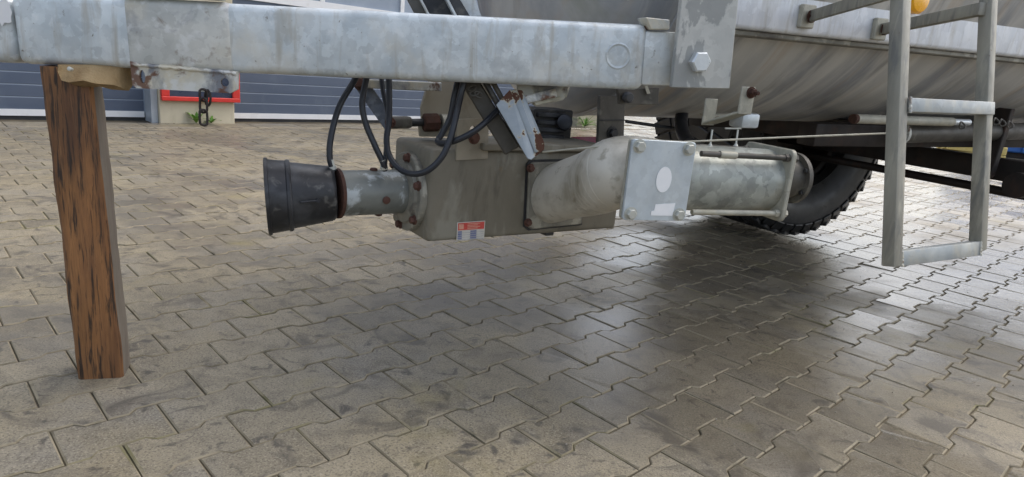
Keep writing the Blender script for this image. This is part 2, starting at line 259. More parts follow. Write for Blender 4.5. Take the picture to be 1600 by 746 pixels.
# ------------------------------------------------------------------ mesh building
class MB:
    def __init__(s): s.v = []; s.f = []; s.m = []; s.mi = 0
    def add(s, vs, fs):
        o = len(s.v); s.v += [Vector(p) for p in vs]
        for f in fs: s.f.append([i + o for i in f]); s.m.append(s.mi)
        return s
    def bm(s, bm):
        bm.verts.index_update(); s.add([v.co.copy() for v in bm.verts], [[v.index for v in f.verts] for f in bm.faces]); bm.free(); return s
    def box(s, c, ax, ay, az, d, bev=0.0, seg=2):
        bm = bmesh.new(); bmesh.ops.create_cube(bm, size=1)
        for v in bm.verts: v.co = Vector((v.co.x * d[0], v.co.y * d[1], v.co.z * d[2]))
        if bev: bmesh.ops.bevel(bm, geom=bm.edges[:], offset=bev, segments=seg, affect='EDGES', profile=.5)
        M = Matrix((ax, ay, az)).transposed()
        if M.determinant() < 0: bmesh.ops.reverse_faces(bm, faces=bm.faces[:])
        for v in bm.verts: v.co = M @ v.co + Vector(c)
        return s.bm(bm)
    def bar(s, a, b, w, h, upv=Z, bev=0.0, seg=2):
        a = Vector(a); b = Vector(b); x = (b - a); L = x.length; x.normalize()
        y = upv.cross(x).normalized(); zz = x.cross(y)
        return s.box((a + b) / 2, x, y, zz, (L, w, h), bev, seg)
    def tube(s, pts, r, seg=10, smooth=0, cap=True):
        pts = [Vector(p) for p in pts]
        if smooth:
            q = []
            for i in range(len(pts) - 1):
                p0 = pts[max(i - 1, 0)]; p1 = pts[i]; p2 = pts[i + 1]; p3 = pts[min(i + 2, len(pts) - 1)]
                for k in range(smooth):
                    t = k / smooth
                    q.append(.5 * ((2 * p1) + (p2 - p0) * t + (2 * p0 - 5 * p1 + 4 * p2 - p3) * t * t + (3 * p1 - p0 - 3 * p2 + p3) * t ** 3))
            q.append(pts[-1]); pts = q
        n = len(pts); rs = r if isinstance(r, (list, tuple)) else [r] * n
        if len(rs) != n: rs = list(np.interp(np.linspace(0, 1, n), np.linspace(0, 1, len(rs)), rs))
        T = [(pts[min(i + 1, n - 1)] - pts[max(i - 1, 0)]).normalized() for i in range(n)]
        nrm = T[0].orthogonal().normalized(); vs = []; fs = []
        for i in range(n):
            nrm = (nrm - T[i] * nrm.dot(T[i])).normalized(); bn = T[i].cross(nrm)
            for k in range(seg):
                a = 2 * math.pi * k / seg; vs.append(pts[i] + (nrm * math.cos(a) + bn * math.sin(a)) * rs[i])
        for i in range(n - 1):
            for k in range(seg):
                k2 = (k + 1) % seg; fs.append([i * seg + k, i * seg + k2, (i + 1) * seg + k2, (i + 1) * seg + k])
        if cap: fs.append(list(range(seg))[::-1]); fs.append([(n - 1) * seg + k for k in range(seg)])
        return s.add(vs, fs)
    def lathe(s, o, ax, prof, seg=32, cap=(True, True)):
        o = Vector(o); ax = Vector(ax).normalized(); e1 = ax.orthogonal().normalized(); e2 = ax.cross(e1); vs = []; fs = []
        for d, r in prof:
            for k in range(seg):
                a = 2 * math.pi * k / seg; vs.append(o + ax * d + (e1 * math.cos(a) + e2 * math.sin(a)) * r)
        for i in range(len(prof) - 1):
            for k in range(seg):
                k2 = (k + 1) % seg; fs.append([i * seg + k, i * seg + k2, (i + 1) * seg + k2, (i + 1) * seg + k])
        if cap[0]: fs.append(list(range(seg))[::-1])
        if cap[1]: fs.append([(len(prof) - 1) * seg + k for k in range(seg)])
        return s.add(vs, fs)
    def prism(s, poly, vec, bev=0.0):
        vec = Vector(vec); poly = [Vector(p) for p in poly]; n = len(poly)
        bm = bmesh.new(); a = [bm.verts.new(p) for p in poly]; b = [bm.verts.new(p + vec) for p in poly]
        bm.faces.new(a); bm.faces.new(b[::-1])
        for i in range(n): bm.faces.new([a[(i + 1) % n], a[i], b[i], b[(i + 1) % n]])
        bmesh.ops.recalc_face_normals(bm, faces=bm.faces[:])
        if bev: bmesh.ops.bevel(bm, geom=bm.edges[:], offset=bev, segments=1, affect='EDGES')
        return s.bm(bm)
    def bolt(s, c, ax, r, h, washer=True):
        ax = Vector(ax).normalized(); c = Vector(c)
        if washer: s.lathe(c - ax * .002, ax, [(0, r * 1.35), (.0035, r * 1.35)], 20); c = c + ax * .0015
        e1 = ax.orthogonal().normalized(); e1 = (e1 + ax.cross(e1) * .4).normalized()
        vs = []; e2 = ax.cross(e1)
        for d, k in ((-.002, 1), (h * .8, 1), (h, .86)):
            for i in range(6):
                a = math.pi / 3 * i; vs.append(c + ax * d + (e1 * math.cos(a) + e2 * math.sin(a)) * r * k)
        fs = [[0, 5, 4, 3, 2, 1]]
        for j in (0, 1):
            for i in range(6): fs.append([j * 6 + i, j * 6 + (i + 1) % 6, j * 6 + 6 + (i + 1) % 6, j * 6 + 6 + i])
        fs.append([12 + i for i in range(6)])
        return s.add(vs, fs)

WORLD_AT = {}
def finish(o, parent, c):
    COL.objects.link(o)
    if parent is not None:
        o.parent = parent; o.location = c - WORLD_AT[parent.name]
    else: o.location = c
    WORLD_AT[o.name] = Vector(c)
    return o
def build(name, mb, mats, parent=None, smooth=35, label=None):
    vs = mb.v
    lo = Vector((min(v.x for v in vs), min(v.y for v in vs), min(v.z for v in vs))); hi = Vector((max(v.x for v in vs), max(v.y for v in vs), max(v.z for v in vs)))
    c = (lo + hi) / 2
    if parent is None: c.z = lo.z
    me = bpy.data.meshes.new(name); me.from_pydata([v - c for v in vs], [], mb.f)
    for mname in (mats if isinstance(mats, (list, tuple)) else [mats]): me.materials.append(MAT[mname])
    if len(me.materials) > 1: me.polygons.foreach_set('material_index', mb.m)
    if smooth:
        me.polygons.foreach_set('use_smooth', [True] * len(me.polygons)); me.set_sharp_from_angle(angle=R(smooth))
    me.update()
    o = bpy.data.objects.new(name, me)
    if label: o['label'] = label
    return finish(o, parent, c)
def thing(name, label, cat, loc, group=None):
    o = bpy.data.objects.new(name, None); o.empty_display_size = .1
    o['label'] = label; o['category'] = cat
    if group: o['group'] = group
    return finish(o, None, Vector(loc))
def tag(o, label=None, cat=None, group=None, kind=None):
    if label: o['label'] = label
    if cat: o['category'] = cat
    if group: o['group'] = group
    if kind: o['kind'] = kind
    return o

# ------------------------------------------------------------------ ground
WD = Vector((.7217, .692, 0)); WN = Vector((.692, -.7217, 0)); W0 = Vector((-4.28, 5.45, 0))   # the workshop wall's line
def wt(t, out=0.0, z=0.0): return W0 + WD * t + WN * out + Z * z
gm = MB(); gm.add([(-400, -400, -.0055), (400, -400, -.0055), (400, 400, -.0055), (-400, 400, -.0055)], [[0, 1, 2, 3]])
yard = tag(build('paved_yard', gm, 'joint', smooth=0), kind='structure', label='yard paved with interlocking grey concrete stones')
L, PR, HH = .2, .13266, .07504
OX, OY, TH = -1.03556, 1.3294, .7721
ct, st_ = math.cos(TH), math.sin(TH)
gap = .0017
amp = PR - 2 * (PR - HH)      # head wider than the row pitch
hx = [(-.5, HH), (-.295, HH), (-.205, PR - HH), (.205, PR - HH), (.295, HH), (.5, HH)]
def outline(inset):
    top = [(u * L, v) for u, v in hx]
    pts = top + [(x, -y) for x, y in top[::-1]]
    out = []
    for x, y in pts:
        out.append((x - math.copysign(inset if abs(x) > .099 else 0, x), y - math.copysign(inset, y)))
    return out
o1 = outline(gap); o2 = outline(gap + .0034)
PV = np.array([(x, y, -.012) for x, y in o1] + [(x, y, -.0026) for x, y in o1] + [(x, y, 0) for x, y in o2])
PF = []
for i in range(12):
    j = (i + 1) % 12
    PF.append([i, i + 12, j + 12, j]); PF.append([i + 12, i + 24, j + 24, j + 12])
PF.append([24 + i for i in range(12)][::-1])
# top list goes left to right at +y, so reversed order faces up
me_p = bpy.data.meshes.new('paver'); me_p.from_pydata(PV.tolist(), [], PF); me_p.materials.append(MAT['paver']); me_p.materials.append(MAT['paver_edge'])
bm = bmesh.new(); bm.from_mesh(me_p); bmesh.ops.recalc_face_normals(bm, faces=bm.faces[:])
if [f for f in bm.faces if len(f.verts) == 12][0].normal.z < 0: bmesh.ops.reverse_faces(bm, faces=bm.faces[:])
for f in bm.faces: f.material_index = 0 if len(f.verts) == 12 else 1
bm.to_mesh(me_p); PF = [[v.index for v in f.verts] for f in bm.faces]; PMI = [f.material_index for f in bm.faces]; bm.free()
variants = []
for q in range(7):
    rv = np.random.default_rng(50 + q); PV2 = PV.copy()
    PV2[24:, :2] += rv.normal(0, .0007, (12, 2)); PV2[12:24, :2] += rv.normal(0, .0004, (12, 2))
    k = rv.integers(0, 12); PV2[24 + k, :2] *= .965; PV2[24 + k, 2] -= .0012
    mq = me_p.copy(); mq.name = 'paver'; mq.vertices.foreach_set('co', PV2.ravel()); mq.update(); variants.append(mq)
cand = []
for r in range(-150, 60):
    for k in range(-40, 110):
        u = k + (.5 if r % 2 else 0) + .5; b = -r * PR; a = u * L
        x = OX + ct * a - st_ * b; y = OY + st_ * a + ct * b
        if y < .35 or y > 17 or x < -7.5 or x > 12.5: continue
        if abs(x) > y * .95 + 1.2: continue
        dw = (Vector((x, y, 0)) - W0).dot(WN)
        tw = (Vector((x, y, 0)) - W0).dot(WD)
        if tw < 8.6 and dw < .42: continue
        cand.append((x, y))
def area_key(p):
    px, py, z = pix((p[0], p[1], 0))
    inside = -40 < px < 1640 and py < 775
    return (0 if inside else 1, z)
cand.sort(key=area_key)
near, rest = cand[:300], cand[300:]
for i, (x, y) in enumerate(near):
    o = bpy.data.objects.new('paver', random.choice(variants)); COL.objects.link(o); o.parent = yard
    o.location = Vector((x, y, random.gauss(0, .0009))) - WORLD_AT[yard.name]
    o.rotation_euler = (random.gauss(0, .005), random.gauss(0, .005), TH + (math.pi if random.random() < .5 else 0) + random.gauss(0, .004))
rng = np.random.default_rng(3)
nr = len(rest); RX = np.array(rest)
tilt = rng.normal(0, .005, (nr, 2)); dz = rng.normal(0, .0009, nr)
V = np.zeros((nr, 36, 3))
V[:, :, 0] = RX[:, None, 0] + PV[None, :, 0] * ct - PV[None, :, 1] * st_
V[:, :, 1] = RX[:, None, 1] + PV[None, :, 0] * st_ + PV[None, :, 1] * ct
V[:, :, 2] = PV[None, :, 2] + dz[:, None] + PV[None, :, 0] * tilt[:, None, 0] + PV[None, :, 1] * tilt[:, None, 1]
faces = []
for i in range(nr):
    b = i * 36; faces += [[q + b for q in f] for f in PF]
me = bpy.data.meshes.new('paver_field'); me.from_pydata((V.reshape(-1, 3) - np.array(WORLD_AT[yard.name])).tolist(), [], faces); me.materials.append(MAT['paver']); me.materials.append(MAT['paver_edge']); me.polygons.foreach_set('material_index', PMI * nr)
pf = bpy.data.objects.new('paver_field', me); COL.objects.link(pf); pf.parent = yard; pf['kind'] = 'stuff'
# edging stones along the workshop
t = -3.0
while t < 8.4:
    ln = .5
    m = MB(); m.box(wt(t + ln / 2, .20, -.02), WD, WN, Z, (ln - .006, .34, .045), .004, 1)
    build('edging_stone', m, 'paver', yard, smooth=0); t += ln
# the yard beyond the single stones
m = MB(); m.add([(-60, 17, -.004), (90, 17, -.004), (90, 160, -.004), (-60, 160, -.004)], [[0, 1, 2, 3]])
tag(build('far_yard', m, 'ground_far', smooth=0), kind='structure', label='far end of the paved yard')

# ------------------------------------------------------------------ workshop
ws = thing('workshop', 'cream plastered workshop with blue-grey sectional doors behind the trailer', 'building', wt(2.5, -.3))
def wall_box(name, t0, t1, z0, z1, o0, o1, mat, parent, bev=0.0):
    m = MB(); m.box(wt((t0 + t1) / 2, (o0 + o1) / 2, (z0 + z1) / 2), WD, -WN, Z, (t1 - t0, abs(o1 - o0), z1 - z0), bev, 1)
    return build(name, m, mat, parent, smooth=0)
PIL = [(1.19, 1.88), (7.02, 7.70)]
for a, b in PIL: wall_box('pillar', a, b, -.01, 4.2, -.30, .06, 'cream', ws, .006)
wall_box('lintel', -4.2, 7.70, 4.2, 5.2, -.30, .055, 'cream', ws)
wall_box('side_wall', 7.40, 7.69, -.01, 5.2, -8, -.31, 'cream', ws)
wall_box('rear_wall', -4.2, 7.69, -.01, 5.2, -8.3, -8.01, 'cream', ws)
wall_box('roof', -4.3, 7.85, 5.2, 5.35, -8.4, .2, 'roofing', ws)
def door(t0, t1):
    d = wall_box('sectional_door', t0, t1, .07, 4.19, -.26, -.184, 'door_highlight', ws)
    wall_box('bottom_seal', t0, t1, -.005, .03, -.255, -.185, 'seal', d)
    wall_box('bottom_rail', t0 + .01, t1 - .01, .03, .085, -.205, -.172, 'white', d)
    z = .088; k = 0
    while z < 1.2:
        h = .105
        wall_box('panel', t0 + .01, t1 - .01, z, min(z + h - .009, 1.215), -.20, -.180, 'door', d, .003); z += h; k += 1
    wall_box('window_frame', t0 + .01, t1 - .01, 1.22, 1.30, -.2, -.165, 'white', d)
    w = t0 + .1
    n = max(1, round((t1 - t0) / .95)); step = (t1 - t0) / n
    for i in range(n):
        a = t0 + i * step
        wall_box('mullion', a, a + .05, 1.30, 2.4, -.2, -.165, 'white', d)
        wall_box('pane', a + .055, a + step - .005, 1.305, 2.4, -.198, -.185, 'glass', d)
    wall_box('window_frame', t0 + .01, t1 - .01, 2.402, 2.48, -.2, -.165, 'white', d)
    z = 2.49
    while z < 4.1:
        wall_box('panel', t0 + .01, t1 - .01, z, min(z + .4, 4.18), -.20, -.180, 'door', d, .003); z += .405
    return d
door(-3.9, 1.13); door(1.885, 7.01)
wall_box('guide_rail', 1.13, 1.186, 0, 4.19, -.25, .02, 'zincpipe', ws)
m = MB(); m.tube([wt(7.60, .11, .02), wt(7.60, .11, 5.15)], .045, 14); build('downpipe', m, 'zincpipe', ws)
def board(t0, t1, label):
    r = thing('notice_board', label, 'sign', wt((t0 + t1) / 2, .06, .19), 'red framed boards on the workshop pillars')
    for (a, b, z0, z1) in ((t0, t1, .215, .255), (t0, t1, .90, .95)): wall_box('frame', a, b, z0, z1, .064, .115, 'red', r, .005)
    for (a, b) in ((t0, t0 + .07), (t1 - .07, t1)): wall_box('frame', a, b, .2555, .8995, .064, .110, 'red', r, .005)
    wall_box('panel', t0 + .071, t1 - .071, .2555, .8995, .064, .085, 'navy', r)
board(1.20, 1.92, 'red-framed navy board low on the pillar left of the hanging chain')
board(7.03, 7.50, 'small red-framed board on the far pillar beside the grey downpipe')

def weed(name, base, n, ln, spread, wid, label, seed, group='weeds at the foot of the workshop'):
    rd = random.Random(seed); r = thing(name, label, 'weed', base, group)
    for i in range(n):
        az = rd.uniform(0, 2 * math.pi); el = rd.uniform(.35, 1.35) * (1 if spread < 1 else .8)
        d = Vector((math.cos(az) * math.cos(el), math.sin(az) * math.cos(el) - .15, math.sin(el))).normalized()
        l_ = ln * rd.uniform(.6, 1.1); sd_ = d.cross(Z).normalized(); vs = []; K = 5
        for k in range(K + 1):
            q = k / K; c = Vector(base) + d * (l_ * q) - Z * (.35 * l_ * q * q) + Z * .01
            w = wid * math.sin(math.pi * min(1, .12 + q * .88)) * (1 + .3 * math.sin(q * 19 + i)) + .0005
            vs += [c - sd_ * w + Z * .004, c - d.cross(sd_) * w * .2, c + sd_ * w + Z * .004]
        fs = []
        for k in range(K):
            for s in (0, 1): fs.append([k * 3 + s, k * 3 + s + 1, k * 3 + 4 + s, k * 3 + 3 + s])
        mm = MB(); mm.add(vs, fs); build('leaf', mm, 'leaf', r, smooth=60)
weed('dandelion_weed', wt(1.50, .10), 11, .20, .6, .017, 'green toothed weed at the foot of the cream pillar under the chain', 3)
weed('dandelion_weed', wt(1.64, .10), 8, .12, 1.2, .014, 'low green weed right of the chain at the pillar foot', 5)
weed('grass_tuft', wt(7.10, .16), 40, .34, .6, .009, 'bushy light green tuft before the far pillar', 8)

# ------------------------------------------------------------------ timber post under the drawbar
post = thing('timber_post', 'wet reddish brown timber post propping up the drawbar', 'post', (-.93, 1.45, 0))
b1, b2, b3 = Vector((-.983, 1.403, 0)), Vector((-.894, 1.433, 0)), Vector((-.916, 1.481, 0))
ex = (b2 - b1).normalized(); ey = Vector((-ex.y, ex.x, 0)); W_, D_ = (b2 - b1).length, .085
lean = Vector((-.026, 0, .712))
bmx = bmesh.new(); N = 40
ring = []
prof = []
for i in range(4):
    pass
bev = .006
rect = [(bev, 0), (W_ - bev, 0), (W_, bev), (W_, D_ - bev), (W_ - bev, D_), (bev, D_), (0, D_ - bev), (0, bev)]
rows = []
for k in range(N + 1):
    q = k / N; row = []
    for j, (x, y) in enumerate(rect):
        wob = noise.noise(Vector((x * 20, y * 20 + 3, q * 5))) * .0035 + noise.noise(Vector((x * 60, y * 60, q * 22))) * .0012
        p = b1 + ex * (x + wob) + ey * (y + wob * .6) + lean * q
        row.append(bmx.verts.new(p))
    rows.append(row)
for k in range(N):
    for j in range(8):
        f = bmx.faces.new([rows[k][j], rows[k][(j + 1) % 8], rows[k + 1][(j + 1) % 8], rows[k + 1][j]])
        f.material_index = 1 if j in (2, 3) else 0
bmx.faces.new(rows[0][::-1]); bmx.faces.new(rows[-1])
pm = MB()
bmx.verts.index_update()
mi = [f.material_index for f in bmx.faces]
pm.bm(bmx); pm.m = mi
build('timber', pm, ['wood', 'wood_side'], post, smooth=25)

# ------------------------------------------------------------------ the tanker trailer
root = thing('slurry_tanker', 'galvanised slurry tanker trailer with drawbar pump and ladder parked on the paving', 'trailer', (.5, 1.9, 0))
# --- drawbar beam
B0 = at(108, 103, 1.40); B1 = at(1000, 141, 1.51)
BX = (B1 - B0).normalized(); BY = Z.cross(BX).normalized(); BZ = BX.cross(BY)      # BY points away from the camera
BH, BW = .142, .10
def bpt(t, y=0.0, z=0.0): return B0 + BX * t + BY * y + BZ * z
m = MB(); m.box(bpt((-.102 + 1.235) / 2, BW / 2, BH / 2), BX, BY, BZ, (1.235 + .102, BW, BH), .017, 4)
beam = build('drawbar_beam', m, 'galv', root)
m = MB(); m.box(bpt(-.31, BW / 2 + .006, BH / 2 - .002), BX, BY, BZ, (.41, BW - .006, BH - .004), .022, 4); build('drawbar_nose', m, 'galv', beam)
m = MB(); m.lathe(bpt(-.1045, BW / 2, BH / 2) , BX, [(0, .03), (.003, .03)], 12)
rdp = random.Random(4); spc = onp(2, 12, bpt(0, .004), BY)
m = MB(); m.prism([spc + BX * (math.cos(a_) * .021 * rdp.uniform(.7, 1.2)) + BZ * (math.sin(a_) * .034 * rdp.uniform(.75, 1.15)) for a_ in [2 * math.pi * k / 22 for k in range(22)]], -BY * .0012); build('paint_splash', m, 'white', beam, smooth=0)
# plug recess near the beam's end
pc = onp(966, 88, bpt(0, 0, 0), BY)
m = MB(); m.lathe(pc + BY * .004, -BY, [(0, .0001), (.0015, .016), (.0045, .0235), (.0058, .0265), (.0045, .029), (.0030, .0295)], 28, (False, False)); build('plug', m, 'galv', beam)
# doubler with perforated lug below
x0 = (onp(193, 60, bpt(0), BY) - B0).dot(BX); x1 = (onp(366, 60, bpt(0), BY) - B0).dot(BX)
m = MB(); m.box(bpt((x0 + x1) / 2, BW / 2 - .001, BH / 2), BX, BY, BZ, (x1 - x0, BW + .004, BH + .004), .018, 4); build('doubler', m, 'galv_dirty', beam)
m = MB(); m.box(bpt((x0 + x1) / 2 - .005, .003, BH + .010), BX, BY, BZ, ((x1 - x0) * .9, .028, .012), .004, 2); build('weld_strip', m, 'galv_worn', beam)
def holed_plate(poly, holes, vec, parent, name, mat):
    # a flat plate with round holes, cut as a filled outline and given thickness
    bm_ = bmesh.new(); vec = Vector(vec); edges = []
    for loop in [poly] + holes:
        vv = [bm_.verts.new(p) for p in loop]
        for i in range(len(vv)): edges.append(bm_.edges.new((vv[i], vv[(i + 1) % len(vv)])))
    bmesh.ops.triangle_fill(bm_, use_beauty=True, use_dissolve=False, edges=edges)
    ret = bmesh.ops.extrude_face_region(bm_, geom=bm_.faces[:])
    for g in ret['geom']:
        if isinstance(g, bmesh.types.BMVert): g.co += vec
    bmesh.ops.recalc_face_normals(bm_, faces=bm_.faces[:])
    mm = MB(); mm.bm(bm_); return build(name, mm, mat, parent, smooth=30)
def circ(c, e1, e2, r, n=16, ry=None):
    return [c + e1 * (math.cos(2 * math.pi * k / n) * r) + e2 * (math.sin(2 * math.pi * k / n) * (ry or r)) for k in range(n)]
P_ = lambda x, y: onp(x, y, bpt(0, -.002), BY)
poly = [P_(203, 96), P_(372, 112), P_(371, 140), P_(360, 146), P_(213, 138), P_(207, 133)]
lug = holed_plate(poly, [circ(P_(222, 120), BX, BZ, .0065, 16, .014), circ(P_(351, 129), BX, BZ, .009)], BY * .010, beam, 'perforated_lug', 'galv_worn')
wl0, wl1 = P_(205, 101), P_(370, 115)
m = MB(); m.tube([wl0 + (wl1 - wl0) * (k / 24) - BY * .001 + BZ * (.0012 * math.sin(k * 2.3)) for k in range(25)], [.0035 + .0012 * math.sin(k * 1.9) for k in range(25)], 8); build('weld_bead', m, 'galv_worn', beam, smooth=60)
# --- webbing pad nailed to the post, under the beam
w = [at(92, 105, 1.375), at(90, 112, 1.372), at(96, 126, 1.371), at(108, 129, 1.366), at(130, 126, 1.372), at(150, 131, 1.37), at(178, 133, 1.40), at(188, 120, 1.42), at(197, 106, 1.43)]
pv = []; 
m = MB()
top = [at(x, 101, 1.385 + .04 * i / 8) for i, x in enumerate((92, 94, 100, 112, 130, 150, 172, 186, 197))]
vs = []
for i in range(9): vs += [top[i], (top[i] + w[i]) / 2 - FW * .004, w[i]]
back = [v + FW * .055 for v in vs]
fs = []
for i in range(8):
    for k in range(2): fs.append([i * 3 + k, i * 3 + k + 1, i * 3 + 4 + k, i * 3 + 3 + k]); fs.append([27 + i * 3 + k, 27 + i * 3 + 3 + k, 27 + i * 3 + 4 + k, 27 + i * 3 + k + 1])
    fs.append([i * 3 + 2, 27 + i * 3 + 2, 27 + i * 3 + 5, i * 3 + 5])
for k in range(2): fs.append([k, 27 + k, 27 + k + 1, k + 1]); fs.append([24 + k, 25 + k, 52 + k, 51 + k])
m.add(vs + back, fs); web = build('webbing_pad', m, 'burlap', post, smooth=50)
m = MB(); m.lathe(at(109, 108, 1.366), -FW, [(-.006, .004), (.002, .0045), (.003, .002)], 12); build('screw', m, 'zinc_dull', web)
# --- spacer block and hanger plate
HB = at(1100, 100, 1.485); 
ux = BX
m = MB(); q0 = at(1010, 92, 1.535); q1 = at(1052, 93, 1.545)
m.bar(q0 - BX * .02, q1 + BX * .01, .08, .118, BZ, .006, 2); build('spacer_block', m, 'galv', root)
HX = direc(14); HN = Z.cross(HX)      # plate plane; HN points away
Hp = lambda x, y: onp(x, y, HB, HN)
m = MB(); m.prism([Hp(1050, 137), Hp(1140, 139), Hp(1160, -60), Hp(1072, -60)], HN * .016, .0015)
hanger = build('hanger_plate', m, 'hanger', root, smooth=0)
m = MB(); m.bolt(Hp(1091, 97) - HN * .001, -HN, .0235, .018, False); build('hex_bolt', m, 'zinc', hanger, smooth=20)
m = MB(); m.prism([Hp(1018, 26) + HN * .03, Hp(1056, 30) + HN * .03, Hp(1056, 46) + HN * .03, Hp(1026, 46) + HN * .03], HN * .05, .002); build('gusset', m, 'galv_worn', hanger, smooth=0)
# --- tank
TA = direc(26, 1.4); TS = Vector((math.sin(R(26)), -math.cos(R(26)), 0)); TZ = TS.cross(TA) * -1
if TZ.z < 0: TZ = -TZ
R0 = at(1300, 60, 1.85)
TR = .72
TC = R0 - TS * .63 + Z * (.665 + TR - R0.z)
prof = []
H = .20; u0 = -.52
for k in range(9):
    a = math.pi / 2 * k / 8; prof.append((u0 - H * math.cos(a), max(.0005, TR * math.sin(a))))
prof += [(u0 + .001, TR + .006), (u0 + .03, TR + .006), (u0 + .031, TR), (5.0, TR), (5.0 + H, .02)]
m = MB(); m.lathe(TC, TA, prof, 96); tank = build('tank', m, 'tank', root, smooth=40)
e1_ = TS; e2_ = TZ; at_ = tank.data.attributes.new('around', 'FLOAT_VECTOR', 'POINT'); cc_ = []
for v in m.v:
    d_ = v - TC; cc_ += [d_.dot(TA), TR * math.atan2(d_.dot(e2_), d_.dot(e1_)), 0.0]
at_.data.foreach_set('vector', cc_)
m = MB(); m.box(R0 + TA * 1.52 - TS * .05 + TZ * .11, TA, -TS, TZ, (3.9, .10, .22), .012, 3); rail = build('side_rail', m, 'rail', root)
m = MB(); m.box(R0 + TA * 1.52 - TS * .055 - TZ * .008, TA, -TS, TZ, (3.88, .075, .015), .003, 1); build('rail_strip', m, 'flange', rail)  # dark brown strip along the rail's lower edge
m = MB(); m.prism([R0 + TA * .86 + TS * .004 + TZ * .10, R0 + TA * 3.2 + TS * .004 + TZ * .10, R0 + TA * 3.2 + TS * .004 + TZ * .105, R0 + TA * .86 + TS * .004 + TZ * .105], TS * .003); build('weld_seam', m, 'galv_tan', rail, smooth=0)
rp = lambda x, y, o=0.0: onp(x, y, R0 + TS * o, TS)
m = MB(); rc = rp(1431, 0, .003)
m.lathe(rc, TS, [(0, .040), (.012, .040), (.019, .034), (.022, .015), (.0225, .001)], 32); build('side_reflector', m, 'orange', rail, label='orange round side lamp lens')
# tank front supports (slanted channel seen above the beam)
def slab(p, q, w, h, mat, name, parent=root, nrm=None):
    mm = MB(); mm.bar(p, q, w, h, nrm or -FW, .002, 1); return build(name, mm, mat, parent, smooth=0)
dd = 1.78
slab(at(625, -40, dd), at(672, 50, dd), .030, .03, 'grey_steel', 'brace_channel')
slab(at(636, -40, dd - .01), at(683, 50, dd - .01), .006, .05, 'galv', 'brace_channel')
slab(at(655, -40, dd + .03), at(704, 50, dd + .03), .075, .01, 'black_steel', 'brace_web')
slab(at(677, -40, dd - .01), at(724, 50, dd - .01), .007, .05, 'galv', 'brace_channel')
slab(at(684, -40, dd), at(738, 50, dd), .028, .04, 'black_steel', 'brace_channel')
m = MB(); m.prism([at(694, -40, dd + .02), at(728, -40, dd + .02), at(765, 60, dd + .02), at(746, 60, dd + .02)], FW * .02); build('brace_plate', m, 'galv', root, smooth=0)

# --- gearbox
GA = direc(33.5); GS = Vector((math.sin(R(33.5)), -math.cos(R(33.5)), 0))
G0 = at(666, 380, 1.65)
def gp(u, q, z): return Vector((G0.x, G0.y, 0)) + GA * u + GS * q + Z * z
GZ0, GZ1 = .354, .588
m = MB(); m.box(gp(.31, -.1125, (GZ0 + GZ1) / 2), GA, -GS, Z, (.62, .225, GZ1 - GZ0), .013, 3)
gear = build('gearbox_housing', m, 'gear', root)
m = MB(); m.box(gp(.33, -.06, GZ1 + .008), GA, -GS, Z, (.40, .17, .018), .003, 1); build('top_plate', m, 'gear', gear)
FC = gp(0, -.11, .462)
m = MB(); m.lathe(FC + GA * .002, -GA, [(0, .101), (.016, .101), (.019, .098), (.019, .082), (.026, .078), (.030, .062)], 48); fl = build('input_flange', m, 'flange', gear)
for k in range(6):
    a = math.pi / 3 * k + .35
    m = MB(); m.bolt(FC - GA * .017 + (GS * math.cos(a) + Z * math.sin(a)) * .0905, -GA, .0095, .010, True); build('flange_bolt', m, 'rust_bolt', gear, smooth=20)
# nameplate on the near face
np_ = lambda x, y, o=.001: onp(x, y, gp(0, o, 0), GS)
A_, B_, C_, D_p = np_(714, 348), np_(758, 345), np_(756, 373), np_(713, 376)
def bil(u, v, o): return (A_ * (1 - u) * (1 - v) + B_ * u * (1 - v) + C_ * u * v + D_p * (1 - u) * v) + GS * o
m = MB()
def cell(u0_, u1_, v0, v1, o, mi_):
    m.mi = mi_; m.add([bil(u0_, v1, o), bil(u1_, v1, o), bil(u1_, v0, o), bil(u0_, v0, o)], [[0, 1, 2, 3]])
m.mi = 0; m.prism([bil(0, 0, 0), bil(1, 0, 0), bil(1, 1, 0), bil(0, 1, 0)], GS * .0012)
cell(.03, .97, .04, .44, .0016, 1)
cell(.06, .23, .10, .38, .0019, 2)
for j in range(4): cell(.36, .82 - .09 * (j % 2), .09 + j * .085, .13 + j * .085, .0019, 2)
for j in range(4):
    v0 = .49 + j * .122
    cell(.03, .18, v0, v0 + .085, .0016, 3); cell(.48, .70, v0, v0 + .085, .0016, 3)
    cell(.03, .97, v0 + .10, v0 + .112, .0014, 3)
build('nameplate', m, ['label_white', 'label_red', 'label_pink', 'label_blue'], gear, smooth=0, label='small red and white data plate with blue rows')
# mounting tab with slotted hole
mp_ = lambda x, y, o=.006: onp(x, y, gp(0, o, 0), GS)
tabp = [mp_(715, 187), mp_(764, 185), mp_(762, 248), mp_(713, 251)]
holed_plate(tabp, [circ(mp_(739, 205), GA, Z, .010, 14, .013)], -GS * .010, gear, 'mounting_tab', 'beige')
m = MB(); m.bolt(mp_(741, 216, .008), GS, .0115, .010, True); build('tab_bolt', m, 'rust_bolt', gear, smooth=20)
m = MB(); m.prism([mp_(720, 120, -.03), mp_(768, 120, -.03), mp_(768, 188, -.03), mp_(718, 188, -.03)], -GS * .012); build('rear_plate', m, 'beige', gear, smooth=0)
# upright bracket behind the hoses, standing on the housing
bp_ = lambda x, y: onp(x, y, gp(.02, -.16, 0), GS)
poly = [bp_(657, 214), bp_(655, 190), bp_(660, 186), bp_(659, 168), bp_(664, 150), bp_(672, 125), bp_(722, 120), bp_(722, 214)]
m = MB(); m.prism(poly, -GS * .012, .0012); build('upright_bracket', m, 'beige', root, smooth=0)
